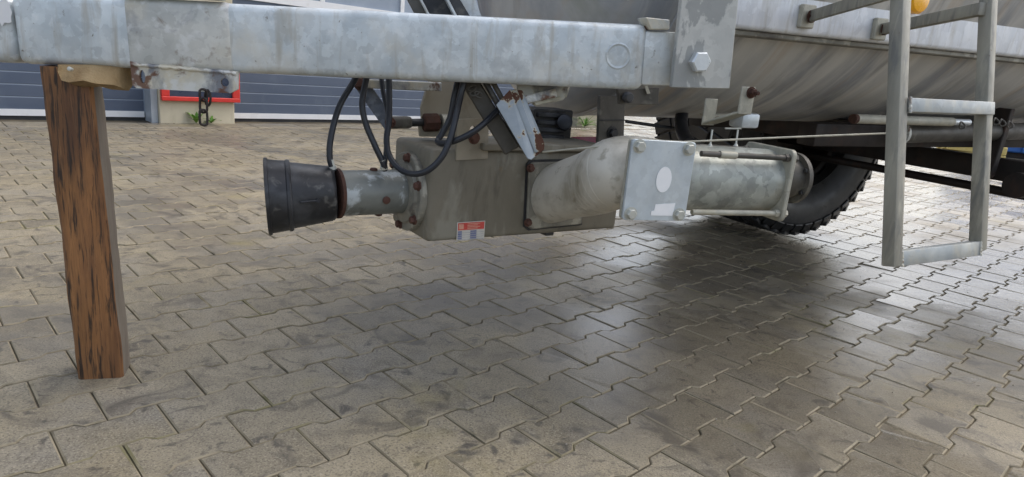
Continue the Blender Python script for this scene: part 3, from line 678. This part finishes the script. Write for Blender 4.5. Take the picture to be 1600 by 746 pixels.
# lower lug at the housing's underside
m = MB(); m.box(gp(.40, -.05, GZ0 - .006), GA, -GS, Z, (.03, .04, .018), .002, 1); build('drain_plug', m, 'black_steel', gear)
# --- input tube and guard
m = MB(); m.lathe(FC - GA * .024, -GA, [(0, .0555), (.166, .0555)], 48); tubeo = build('input_shaft_tube', m, 'shaft', root, smooth=40)
for a, u in ((-.15, .087), (-1.62, .083), (1.6, .10)):
    rd_ = (GS * math.cos(a) + Z * math.sin(a))
    m = MB(); m.lathe(FC - GA * u + rd_ * .0535, rd_, [(0, .0095), (.006, .0095), (.008, .006)], 14); build('tube_screw', m, 'rust_bolt', tubeo)
m = MB(); m.lathe(FC - GA * .186, -GA, [(0, .054), (.001, .061), (.009, .061), (.010, .05)], 40); build('rust_collar', m, 'rust', tubeo)
GU = FC - GA * .195; gax = (-direc(20) - Z * .07).normalized()
prof = [(0, .050), (.001, .0585), (.006, .064), (.012, .066), (.10, .0785), (.101, .083), (.104, .085), (.110, .085), (.112, .0825), (.149, .0870), (.150, .0905), (.157, .0915), (.158, .0885), (.150, .083), (.10, .074), (.02, .06), (.015, .02)]
m = MB(); m.lathe(GU, gax, prof, 56, (False, True)); guard = build('pto_guard', m, 'plastic', root, smooth=30, label='black plastic cup guard on the drive shaft')
ga2 = .02; rdv = (GS * math.cos(ga2) + Z * math.sin(ga2))
m = MB(); m.bar(GU + gax * .062 + rdv * .0745, GU + gax * .104 + rdv * .083, .004, .006, rdv, .001, 1); m.lathe(GU + gax * .062 + rdv * .0725, rdv, [(0, .005), (.0045, .005)], 12); build('latch', m, 'hose', guard)
m = MB(); m.lathe(GU + gax * .02, gax, [(0, .02), (.11, .02), (.111, .016)], 20); build('spline_shaft', m, 'grey_steel', root)
# --- discharge pipe
fp = lambda x, y, o=.0: onp(x, y, gp(0, o, 0), GS)
fpoly = [fp(828, 253), fp(905, 251), fp(905, 349), fp(826, 357), fp(819, 351), fp(823, 259)]
fcn = sum(fpoly, Vector()) / 6
m = MB(); m.prism([fcn + (p_ - fcn) * 1.06 + GS * .0008 for p_ in fpoly], GS * .003); build('flange_gasket', m, 'seal', gear, smooth=0)
m = MB(); m.prism([p_ + GS * .004 for p_ in fpoly], GS * .010, .003); pf_ = build('pipe_flange', m, 'flange', gear, smooth=0)
for x, y in ((829, 263), (825, 348)):
    m = MB(); m.bolt(fp(x, y, .014), GS, .0085, .009, True); build('flange_bolt', m, 'rust_bolt', gear, smooth=20)
PT, PTR, PBR, PB = at(989, 220, 1.46), at(1088, 220.6, 1.505), at(1069.5, 345, 1.505), at(973, 349, 1.46)
PX = (PTR - PT); PX.z = 0; PX.normalize(); PN = Vector((PX.y, -PX.x, 0))          # PN points to the camera
pcn = (PT + PTR + PBR + PB) / 4
c0 = fp(862, 304, 0.0); c3 = pcn - PN * .108 - PX * .03
m = MB()
p1 = c0 + GS * .06 + GA * .012; 
dv = (c3 - c0).normalized()
def spline(p, n):
    out = []
    for i in range(len(p) - 1):
        p0, p1, p2, p3 = p[max(i - 1, 0)], p[i], p[i + 1], p[min(i + 2, len(p) - 1)]
        for k in range(n):
            t = k / n; out.append(.5 * ((2 * p1) + (p2 - p0) * t + (2 * p0 - 5 * p1 + 4 * p2 - p3) * t * t + (3 * p1 - p0 - 3 * p2 + p3) * t ** 3))
    return out + [p[-1]]
pts = spline([c0 - dv * .035, c0 + (c3 - c0) * .3, c0 + (c3 - c0) * .62 + PN * .004, c3 - PX * .02 + PN * .006, c3 + PX * .06], 9)
prad = [float(np.interp(k, [0, 9, 18, 27, 36], [.077, .079, .0825, .0845, .0845])) for k in range(len(pts))]
m.tube(pts, prad, 48)
pipe = build('discharge_pipe', m, 'pipe', root, smooth=40)
for k in range(6):
    i_ = 19 + k * 1.3; a_ = int(i_); f_ = i_ - a_; cc = pts[a_].lerp(pts[a_ + 1], f_); tv = (pts[a_ + 1] - pts[a_]).normalized(); rr_ = prad[a_] * (1 - f_) + prad[a_ + 1] * f_
    m = MB(); m.lathe(cc, tv, [(-.0008, rr_ - .0003), (0, rr_ + .0006), (.0008, rr_ - .0003)], 40, (False, False)); build('hose_rib', m, 'pipe', pipe)
# --- valve: cover plate, cylinder, tie rods, end plate
def pq(x, y, o): return pcn + PX * x + Z * y + PN * o
S_ = .090
def sqr(cx, o, hw, hh, rad, n=4):
    out = []
    for sx, sy, a0 in ((1, 1, 0), (-1, 1, 90), (-1, -1, 180), (1, -1, 270)):
        for k in range(n + 1):
            a = R(a0 + 90 * k / n); out.append((sx * (hw - rad) + rad * math.cos(a), sy * (hh - rad) + rad * math.sin(a)))
    return out
hw = (PTR - PT).length / 2
m = MB(); m.prism([pq(x, y, 0) for x, y in sqr(0, 0, hw, .090, .007)], -PN * .009, .001); cover = build('cover_plate', m, 'galv_plate', root, smooth=0)
m = MB(); m.prism([pq(x, y, -.012) for x, y in sqr(0, 0, hw, .090, .007)], -PN * .009, .001); build('gasket_plate', m, 'galv_tan', cover, smooth=0)
m = MB(); m.prism([pq(x, y, -.0088) for x, y in sqr(0, 0, hw * .97, .087, .007)], -PN * .0036); build('gasket', m, 'seal', cover, smooth=0)
for sx in (-1, 1):
    for sy in (-1, 1):
        m = MB(); m.bolt(pq(sx * (hw - .018), sy * .075, 0), PN, .0115, .010, True); build('cover_bolt', m, 'zinc_dull', cover, smooth=20)
m = MB(); cs = onp(1037, 281, pcn, PN)
m.prism([cs + PX * (math.cos(a) * .019) + Z * (math.sin(a) * .029) + PN * .0006 for a in [2 * math.pi * k / 24 for k in range(24)]], PN * .0007); build('oval_patch', m, 'white_patch', cover, smooth=0)
cs = onp(1035, 328, pcn, PN)
m = MB(); m.prism([cs + PX * x + Z * y + PN * .0006 for x, y in ((-.028, -.0135), (.027, -.0135), (.030, .016), (-.02, .012), (-.021, -.002), (-.028, -.004))], PN * .0007); build('angular_patch', m, 'white_patch', cover, smooth=0)
E1 = at(1192, 282, 1.68); CA = (E1 - (pcn - PN * .085)); CA.z *= .3; CA.normalize(); CYN = Vector((CA.y, -CA.x, 0)).normalized(); CZ = CYN.cross(CA); CZ = CZ if CZ.z > 0 else -CZ
CS = E1 - CA * .30
m = MB(); m.lathe(CS, CA, [(0, .079), (.30, .079)], 56); cyl = build('valve_cylinder', m, 'galv_cyl', root, smooth=40)
m = MB(); m.prism([E1 + CYN * x + CZ * y for x, y in sqr(0, 0, .089, .088, .014)], CA * .012, .002); build('end_plate', m, 'galv_tan', cyl, smooth=0)
for sy, x, y, xx, yy in ((1, 1095, 241, 1226, 237), (-1, 1072, 338, 1216, 327)):
    for sx in (1, -1):
        e = E1 + CYN * (sx * .076) + CZ * (sy * .068)
        m = MB(); m.tube([e - CA * .25, e + CA * .018], .0068, 12); m.bolt(e + CA * .012, CA, .010, .01, False); m.tube([e - CA * .014, e - CA * .002], .0095, 6); build('tie_rod', m, 'galv_tan' if sy < 0 else 'grey_steel', cyl, smooth=40)
e = E1 + CYN * .076 + CZ * .068
m = MB(); m.tube([e - CA * .20, e - CA * .155], .0088, 12); build('rod_sleeve', m, 'galv_tan', cyl)
m = MB(); rf = E1 + CA * .065 + CYN * .022 + CZ * .012; m.lathe(rf, CA, [(-.055, .05), (0, .05), (.0005, .064), (.012, .064)], 40); rfo = build('outlet_flange', m, 'grey_steel', cyl)
for k in range(6):
    a = math.pi / 3 * k + .5; m = MB(); m.bolt(rf + (CYN * math.cos(a) + CZ * math.sin(a)) * .055, -CA, .006, .006, False); build('outlet_bolt', m, 'black_steel', cyl, smooth=20)
for x in (1110, 1150):
    b_ = at(x, 226, 1.6); t_ = at(x + 3, 203, 1.6)
    m = MB(); m.tube([b_, t_], .0022, 8); m.lathe(b_ - Z * .004, Z, [(0, .006), (.006, .003)], 10)
    if x == 1150: m.bar(at(1133, 201, 1.6), at(1158, 201, 1.6), .006, .003)
    build('bleed_pin', m, 'zinc_dull', cyl)
# --- pull cord
m = MB(); m.tube([at(848, 238, 1.56), at(935, 229.5, 1.53), at(1000, 226, 1.505), at(1092, 221, 1.50), at(1240, 214.5, 1.55), at(1392, 208.5, 1.62)], .0023, 8, 4); build('pull_cord', m, 'galv_tan', root, smooth=60)
# --- hoses
def hose(pts, r=.0074, name='hydraulic_hose'):
    mm = MB(); mm.tube([at(*p) for p in pts], r, 10, 7); return build(name, mm, 'hose', root, smooth=60)
h1_ = hose([(566, 100, 1.60), (553, 127, 1.60), (531, 165, 1.585), (518, 210, 1.575), (515, 245, 1.575), (521, 268, 1.585)])
h2_ = hose([(578, 100, 1.58), (570, 135, 1.58), (566, 165, 1.58), (572, 195, 1.585), (586, 228, 1.59), (599, 256, 1.60), (601, 266, 1.61)])
hose([(594, 100, 1.66), (598, 140, 1.66), (606, 180, 1.655), (604, 220, 1.63), (601, 264, 1.62)], .0058)
hose([(606, 100, 1.63), (608, 140, 1.63), (608, 185, 1.62), (604, 220, 1.61), (609, 245, 1.595), (624, 264, 1.575), (645, 272, 1.55), (668, 267, 1.535), (690, 246, 1.53), (704, 215, 1.53), (714, 175, 1.53), (722, 140, 1.52), (732, 100, 1.52)])
hose([(722, 100, 1.57), (711, 145, 1.57), (703, 185, 1.58), (690, 210, 1.585), (684, 222, 1.575), (697, 224, 1.55), (726, 214, 1.535), (752, 197, 1.535), (778, 172, 1.56), (800, 150, 1.60)])
def ferrule(p, q, parent):
    mm = MB(); a_, b_ = at(*p), at(*q); d_ = (b_ - a_).normalized(); mm.lathe(a_, d_, [(0, .0075), (.016, .0075), (.0165, .0095), (.024, .0095)], 12); build('hose_fitting', mm, 'zinc_dull', parent, smooth=30)
ferrule((516, 250, 1.577), (521, 268, 1.585), h1_); ferrule((597, 250, 1.597), (601, 266, 1.61), h2_)
# --- brake crank and turnbuckle
ld = 1.70
m = MB(); m.bar(at(560, 125, ld), at(613, 200, ld), .036, .012, -FW, .002, 1); lever = build('brake_crank', m, 'blue_steel', root, smooth=0)
m = MB(); m.bolt(at(563, 131, ld - .006), -FW, .013, .012); build('pivot_bolt', m, 'rust', lever, smooth=20)
m = MB(); m.bar(at(572, 131, ld - .02), at(690, 136, ld - .0), .02, .022, Z, .002, 1); build('angle_bar', m, 'galv_worn', root, smooth=0)
m = MB(); m.bar(at(603, 192, ld - .014), at(642, 191, ld + .02), .034, .03, Z, .009, 3); tb = build('brake_rod', m, 'grey_steel', root)
m = MB(); m.bolt(at(610, 192, ld - .036), -FW, .010, .008); build('clevis_pin', m, 'rust_bolt', tb, smooth=20)
m = MB(); m.tube([at(640, 192, ld + .015), at(740, 190, ld + .10)], .010, 14); build('rod', m, 'black_steel', tb)
rx = (at(740, 190, ld + .10) - at(640, 192, ld + .015)).normalized()
m = MB(); m.lathe(at(661, 192, ld + .03), rx, [(0, .019), (.003, .0235), (.04, .0235), (.043, .018)], 8); build('rusty_nut', m, 'rust', tb, smooth=20)
m = MB(); m.lathe(at(689, 190, ld + .05), rx, [(0, .019), (.05, .019)], 20); build('rod_sleeve', m, 'galv_tan', tb)
# --- parking jack bars, chain stub and rusty flap
m = MB(); m.bar(at(728, 118, 1.56), at(800, 236, 1.60), .040, .02, -FW, .003, 1); jk = build('jack_arm', m, 'grey_steel', root, smooth=0)
m = MB(); m.bar(at(752, 118, 1.545), at(817, 232, 1.585), .012, .03, -FW, .003, 1); build('jack_flange', m, 'black_steel', jk, smooth=0)
m = MB(); m.bar(at(764, 118, 1.54), at(829, 236, 1.58), .011, .022, -FW, .003, 1); build('jack_flange', m, 'grey_steel', jk, smooth=0)
for x, y, an in ((738, 138, .4), (748, 148, -.5), (741, 146, .2)):
    e1 = (RI * math.cos(an) + UP * math.sin(an)); e2 = (UP * math.cos(an) - RI * math.sin(an)); c = at(x, y, 1.535)
    pts = [c + e1 * (.010 * math.cos(a)) + e2 * (.006 * math.sin(a)) for a in [2 * math.pi * k / 12 for k in range(13)]]
    m = MB(); m.tube(pts, .0026, 8); build('shackle_link', m, 'grey_steel', jk)
fd = 1.515
fd = 1.50
poly = [at(775, 164, fd), at(797, 140, fd + .01), at(816, 141, fd + .02), at(851, 224, fd + .02), at(850, 234, fd + .02), at(830, 250, fd), at(824, 248, fd)]
m = MB(); m.prism(poly, FW * .006, .001); flap = build('rusty_flap', m, 'flap', root, smooth=0, label='galvanised flap with large rust patches')
m = MB(); m.bar(at(803, 141, fd + .012), at(840, 238, fd + .008), .014, .005, -FW, .002, 2); build('fold', m, 'flap', flap)
m = MB(); m.bar(at(815, 158, 1.535), at(868, 146, 1.56), .020, .020, UP, .004, 2); hn = build('latch_handle', m, 'galv_worn', root)
m = MB(); m.bar(at(834, 163, 1.55), at(881, 152, 1.60), .012, .010, UP, .004, 2); m.bar(at(881, 152, 1.60), at(888, 130, 1.62), .012, .010, UP, .003, 2); build('handle_strap', m, 'galv_tan', hn)
m = MB(); m.prism([at(806, 128, 1.56), at(888, 128, 1.59), at(887, 146, 1.59), at(880, 156, 1.59), at(862, 160, 1.58), at(812, 162, 1.56)], FW * .008, .001); build('handle_plate', m, 'galv_worn', hn, smooth=0)
# --- hydraulic motor block behind
mb0 = at(848, 200, 1.96)
m = MB(); m.box(mb0, GA, -GS, Z, (.14, .10, .115), .004, 1); mot = build('hydraulic_motor', m, 'black_steel', root)
for k in range(5):
    m = MB(); m.box(mb0 + Z * (-.042 + .021 * k) + GS * .053 - GA * .01, GA, -GS, Z, (.10, .012, .012), .002, 1); build('cooling_fin', m, 'plastic', mot)
m = MB(); m.lathe(at(882, 193, 1.92), -FW, [(0, .022), (.02, .022), (.024, .016)], 20); build('motor_cap', m, 'hose', mot)
m = MB(); m.box(at(850, 226, 2.0), GA, -GS, Z, (.17, .12, .012), .002, 1); build('motor_foot', m, 'grey_steel', mot)
m = MB(); m.prism([at(893, 214, 2.1), at(937, 214, 2.12), at(936, 231, 2.12), at(892, 231, 2.1)], FW * .01, .001); build('painted_crossbar', m, 'maroon', root, smooth=0)
# --- hanger strap between tank and gearbox
hp0 = at(955, 205, 1.88)
m = MB(); m.prism([onp(938, 150, hp0, GS), onp(977, 150, hp0, GS), onp(974, 244, hp0, GS), onp(934, 244, hp0, GS)], -GS * .012, .001); hs_ = build('support_strap', m, 'grey_steel', root, smooth=0)
m = MB(); m.bolt(onp(956, 208, hp0, GS) + GS * .001, GS, .014, .012); build('strap_bolt', m, 'black_steel', hs_, smooth=20)
m = MB(); m.bar(onp(936, 188, hp0, GS) + GS * .002, onp(976, 188, hp0, GS) + GS * .002, .003, .003); build('strap_weld', m, 'black_steel', hs_, smooth=0)
kb = at(990, 152, 1.72)
m = MB(); m.prism([onp(965, 140, kb, TS), onp(1030, 138, kb, TS), onp(1029, 164, kb, TS), onp(968, 163, kb, TS)], -TS * .01, .001); kp = build('knob_plate', m, 'grey_steel', root, smooth=0)
m = MB(); m.lathe(onp(977, 152, kb, TS), TS, [(0, .010), (.006, .014), (.018, .014), (.022, .010)], 18); build('rubber_knob', m, 'plastic', kp)
m = MB(); m.prism([onp(1005, 134, kb, TS) + TS * .004, onp(1010, 134, kb, TS) + TS * .004, onp(1014, 146, kb, TS) + TS * .004, onp(1009, 147, kb, TS) + TS * .004], TS * .002); build('weld_bead', m, 'galv_tan', kp, smooth=0)
# --- U bracket under the tank
ua = at(1163, 172, 1.72)
WU = .047
n1, n2 = at(1163, 176, 1.72), at(1106, 193, 1.78)
m = MB(); bdir = (n2 - n1).normalized(); bnn = TA.cross(bdir).normalized(); bnn = bnn if bnn.z > 0 else -bnn
m.box((n1 + n2) / 2, TA, bdir, bnn, (WU, (n2 - n1).length, .006), .002, 1)
m.box(n1 + Z * .030, TA, -TS, Z, (WU, .006, .07), .002, 1); m.box(n2 + Z * .03, TA, -TS, Z, (WU * .9, .006, .07), .002, 1)
ub = build('u_bracket', m, 'galv_tan', root)
m = MB(); b_ = onp(1172, 145, n1, TS); m.bolt(b_ + TS * .004, TS, .011, .012); m.tube([b_, b_ + TS * .03], .005, 8); build('bracket_bolt', m, 'rust', ub, smooth=20)
m = MB(); m.box(at(1163, 188, 2.05), TA, -TS, Z, (.07, .06, .045), .008, 2); build('junction_box', m, 'galv_plate', root)
m = MB(); m.bar(at(1100, 180, 2.02), at(1178, 178, 2.06), .05, .006); build('box_shelf', m, 'galv_tan', root)
# --- ladder
LX = direc(29, 1.4); LS = Vector((math.sin(R(29)), -math.cos(R(29)), 0)); LN = R(11.5)
LU = (Z * math.cos(LN) - LS * math.sin(LN)).normalized(); LF = LX.cross(LU); LF = LF if LF.dot(LS) > 0 else -LF
lb = at(1393, 416, 1.46)
def rp2(u, h, o=0.0): return lb + LX * u + LU * h + LF * o
tb_ = .030
# right rail offset measured along the ladder's own cross direction
rb = onp(1527, 396, lb, LF); LWD = (rb - lb).dot(LX); rb_h = (rb - lb).dot(LU)
ladder = bpy.data.objects.new('ladder', None); ladder.empty_display_size = .1; finish(ladder, root, lb.copy())
m = MB(); m.box(rp2(0, .36), LX, LF, LU, (tb_, tb_, .72), .003, 2); build('ladder_rail', m, 'ladder', ladder)
m = MB(); m.box(rp2(LWD, .36 + rb_h), LX, LF, LU, (tb_ * .9, tb_, .72), .003, 2); build('ladder_rail', m, 'ladder', ladder)
h1 = (onp(1405, 404, lb, LF) - lb).dot(LU); h2 = (onp(1412, 166, lb, LF) - lb).dot(LU)
m = MB(); m.box(rp2(LWD / 2 + .006, h1), LX, LF, LU, (LWD + .012 - tb_, .026, .034), .002, 2); build('rung', m, 'rung', ladder)
m = MB(); m.box(rp2(LWD / 2 + .0145, h2, .006), LX, LF, LU, (LWD - .004, .026, .030), .002, 2); build('rung', m, 'rung', ladder)
for u_, h_, fo in ((tb_ / 2 + .001, h1, .013), (LWD - tb_ / 2 + .003, h1, .013), (tb_ / 2 + .001, h2, .019)):
    m = MB(); m.tube([rp2(u_, h_ - .017 + .0034 * k, fo + .001 * math.sin(k * 2.1)) for k in range(11)], [.0032 + .0009 * math.sin(k * 2.4) for k in range(11)], 8); build('weld_bead', m, 'galv_worn', ladder, smooth=60)
pv1 = rp(1266, 26, .02); pv2 = rp(1380, 46, .02)
for i, (pv, tip) in enumerate(((pv1, onp(1400, -14, lb, LF)), (pv2, onp(1536, 14, lb, LF)))):
    m = MB(); d_ = (tip - pv).normalized(); m.bar(pv - d_ * .016, tip, .012 if i == 0 else .02, .030, Z, .003, 2); build('ladder_arm', m, 'ladder', ladder)
    m = MB(); m.bolt(pv + TS * .006, TS, .0125, .012); build('arm_bolt', m, 'rust', ladder, smooth=20)
    m = MB(); m.box(pv - TS * .012, TA, -TS, TZ, (.05, .016, .06), .003, 1); build('arm_mount', m, 'galv_tan', ladder)
# --- chassis, axle, wheel
WY = 27
XA = direc(WY); XS = Vector((math.sin(R(WY)), -math.cos(R(WY)), 0))
C1 = gnd(1246, 374); C1.z = 0
RW, WW = .62, .66
hub = C1 + Z * RW - XS * (WW / 2)
whl = bpy.data.objects.new('wheel', None); whl.empty_display_size = .1; finish(whl, root, hub.copy())
prof = [(-.20, .33), (-.22, .345), (-.275, .42), (-.285, .50), (-.27, .565), (-.23, .592), (0, .60), (.23, .592), (.27, .565), (.285, .50), (.275, .42), (.235, .352), (.24, .345), (.22, .338), (.20, .33)]
prof = [(a_ * 1.15, b_) for a_, b_ in prof]
m = MB(); m.lathe(hub, XS, prof, 72, (False, False)); build('tyre', m, 'rubber', whl, smooth=40)
m = MB()
for k in range(46):
    for j, off in enumerate((-.235, -.082, .082, .235)):
        a = 2 * math.pi * (k + (.5 if j % 2 else 0)) / 46
        rad = XA * math.cos(a) + Z * math.sin(a); tan = -XA * math.sin(a) + Z * math.cos(a)
        sk = .35 * (1 if off > 0 else -1); ax_ = (XS + tan * sk).normalized(); tn = rad.cross(ax_).normalized()
        m.box(hub + rad * (.600 if abs(off) < .1 else .594) + XS * off, ax_, tn, rad, (.145 if abs(off) > .1 else .13, .069, .020), .004, 1)
    for sgn in (-1, 1):
        a = 2 * math.pi * (k + .5) / 46; rad = XA * math.cos(a) + Z * math.sin(a); tan = -XA * math.sin(a) + Z * math.cos(a)
        m.box(hub + rad * .562 + XS * (.312 * sgn), (XS * sgn - rad * -.5).normalized(), tan, (rad - XS * sgn * .5).normalized(), (.010, .062, .055), .004, 1)
build('tread', m, 'rubber', whl, smooth=0)
m = MB(); m.lathe(hub, XS, [(-.20, .32), (-.195, .31), (-.03, .30), (-.02, .05), (.02, .05), (.03, .30), (.195, .31), (.205, .32), (.208, .338)], 48, (False, False)); build('rim', m, 'dark', whl, smooth=40)
axz = .555
ax0 = hub + XS * .1; ax0.z = axz
m = MB(); m.bar(ax0, ax0 + XS * 1.75, .09, .09, Z, .008, 2); axle = build('axle_beam', m, 'dark', root)
m = MB(); q = ax0 - XA * .02 - Z * .087; m.tube([q, q + XS * 1.75], .019, 14); build('brake_shaft', m, 'dark', root)
pl = onp(1341, 219, ax0 - XA * .046, XA)
m = MB(); n_ = -XA
m.mi = 0
for (a0, a1, b0, b1) in ((-.05, .05, .018, .021), (-.05, .05, -.021, -.018), (-.05, -.047, -.0179, .0179), (.047, .05, -.0179, .0179), (-.03, .035, .004, .008), (-.03, .02, -.008, -.004)):
    m.prism([pl + XS * a0 + Z * b0 + n_ * .001, pl + XS * a1 + Z * b0 + n_ * .001, pl + XS * a1 + Z * b1 + n_ * .001, pl + XS * a0 + Z * b1 + n_ * .001], n_ * .0006)
build('axle_tag', m, 'label_white', axle, smooth=0)
lg = onp(1556, 240, ax0 - XA * .10, XA)
m = MB(); m.prism([lg + XS * -.03 + Z * .18, lg + XS * .03 + Z * .18, lg + XS * .02 - Z * .09, lg + XS * -.005 - Z * .12, lg + XS * -.04 - Z * .11], -XA * .03, .003); build('suspension_arm', m, 'dark', root, smooth=0)
lg2 = onp(1598, 290, ax0 - XA * .10, XA)
m = MB(); m.lathe(lg2, XA, [(-.05, .05), (.05, .05)], 20); build('brake_lever_boss', m, 'dark', root)
# chassis rails under the tank
ch0 = TC - Z * (TR - .01) + TA * -.30
for off, nm in ((.30, 'chassis_rail'), (-.30, 'chassis_rail')):
    m = MB(); m.box(ch0 + TS * off + TA * 2.15 - Z * .03, TA, -TS, TZ, (3.0, .08, .08), .006, 2); build(nm, m, 'dark', root)
for k in (.95, 1.7, 2.6):
    m = MB(); m.box(ch0 + TA * k - Z * .03, TA, -TS, TZ, (.08, .52, .10), .005, 1); build('cross_member', m, 'dark', root)
m = MB(); m.tube([at(1066, 176, 2.25), at(1064, 195, 2.2), at(1070, 215, 2.15), at(1078, 226, 2.1)], .022, 12, 5); build('air_hose', m, 'hose', root, smooth=60)
m = MB(); m.tube([at(978, 190, 2.15), at(1020, 196, 2.2), at(1070, 203, 2.25)], .0055, 8, 4); build('brake_line', m, 'hose', root, smooth=60)
# long pipes under the tank on the right
pA = at(1336, 186, 2.25); m = MB(); m.tube([pA, pA + TA * .52], .016, 18); lp = build('linkage_tube', m, 'galv_tan', root)
m = MB(); m.tube([pA - TA * .012, pA + TA * .004], .0165, 14); build('tube_end', m, 'rust', lp)
m = MB(); m.tube([pA + TA * .521, pA + TA * .62], .012, 14); build('inner_rod', m, 'zinc', lp)
pB = at(1408, 209, 2.45); m = MB(); m.tube([pB, pB + TA * 1.8 + Z * .045], .035, 24); bp2 = build('suction_pipe', m, 'grey_steel', root)
m = MB(); m.lathe(pB, -TA, [(-.004, .035), (0, .041), (.012, .041), (.014, .028)], 24); build('pipe_cap', m, 'galv_worn', bp2)
for x, y in ((1503, 196), (1556, 190), (1566, 192), (1578, 195)):
    c = at(x, y, 2.3); e1, e2 = (RI + UP * .3).normalized(), (UP - RI * .3).normalized()
    m = MB(); m.tube([c + e1 * (0.009 * math.cos(a)) + e2 * (.012 * math.sin(a)) + FW * .004 * math.sin(2 * a) for a in [2 * math.pi * k / 12 for k in range(13)]], .003, 8); build('shackle', m, 'grey_steel', bp2)
tk = at(1560, 172, 2.3)
# --- chain hanging from the lug
ch = thing('chain', 'short black steel chain hanging from the drawbar lug', 'chain', at(318, 194, 1.45))
cd = 1.43
for i, (y0, y1) in enumerate(((140, 158), (154, 176), (172, 196))):
    c = at(318, (y0 + y1) / 2, cd); hl = (y1 - y0) / 2 / FPX * cd; e1 = (RI if i % 2 else (RI * .75 + FW * .6).normalized()); e2 = Z
    pts = []
    for k in range(17):
        a = 2 * math.pi * k / 16; sx = math.cos(a) * .0078; sy = math.sin(a) * .006 + (hl - .006) * (1 if math.sin(a) > .01 else (-1 if math.sin(a) < -.01 else 0)); pts.append(c + e1 * sx + e2 * sy)
    m = MB(); m.tube(pts, .0026, 8); build('link', m, 'chain', ch, smooth=60)
c = at(322, 152, cd); m = MB(); m.tube([c + RI * (.006 * math.cos(a)) + Z * (.017 * math.sin(a)) + FW * .008 for a in [2 * math.pi * k / 14 for k in range(15)]], .0026, 8); build('link', m, 'chain', ch, smooth=60)

# ------------------------------------------------------------------ far background on the right
cb = gnd(1606, 252)
bx = thing('blue_container', 'blue ribbed container far behind the axle at the right edge', 'container', cb + Vector((1.0, 1.5, 0)))
dx = direc(-20); dy = Vector((-dx.y, dx.x, 0))
m = MB(); m.box(cb + dx * 1.2 + dy * 1.4 + Z * .75, dx, dy, Z, (3.6, 2.2, 1.3), .02, 1); build('body', m, 'blue_paint', bx, smooth=0)
for k in range(9):
    m = MB(); m.box(cb + dx * (-.4 + .4 * k) + dy * .27 + Z * .75, dx, dy, Z, (.08, .07, 1.28), .01, 1); build('rib', m, 'blue_paint', bx, smooth=0)
m = MB(); m.box(cb + dx * 1.2 + dy * 1.4 + Z * .05, dx, dy, Z, (3.4, 2.0, .1), .0, 1); build('skid', m, 'dark', bx, smooth=0)
yb = thing('timber_stack', 'pile of pale yellow squared timber before the blue container', 'timber', gnd(1560, 256))
for k in range(5):
    for j in range(2):
        m = MB(); m.box(gnd(1568, 256) + dx * (-.3) + dy * (.13 * k) + Z * (.06 + .125 * j) - dx * .1, dx, dy, Z, (.75 + .1 * random.random(), .115, .115), .006, 1); build('beam', m, 'yellow', yb, smooth=0)

# loose grit in the joints and on the stones
rg = random.Random(11); m = MB()
for k in range(420):
    x = rg.uniform(-1.6, 2.2); y = rg.uniform(.9, 4.2); r_ = rg.uniform(.0008, .0028); c = Vector((x, y, r_ * .4 + .0005))
    vs = [c + Vector((rg.uniform(.6, 1.2) * r_, 0, 0)), c + Vector((0, rg.uniform(.6, 1.2) * r_, 0)), c - Vector((rg.uniform(.6, 1.2) * r_, 0, 0)), c - Vector((0, rg.uniform(.6, 1.2) * r_, 0)), c + Vector((0, 0, r_ * .8)), c - Vector((0, 0, r_))]
    m.add(vs, [[0, 1, 4], [1, 2, 4], [2, 3, 4], [3, 0, 4], [1, 0, 5], [2, 1, 5], [3, 2, 5], [0, 3, 5]])
tag(build('grit', m, 'grit', smooth=0), 'loose pale grit scattered over the paving', 'grit', kind='stuff')
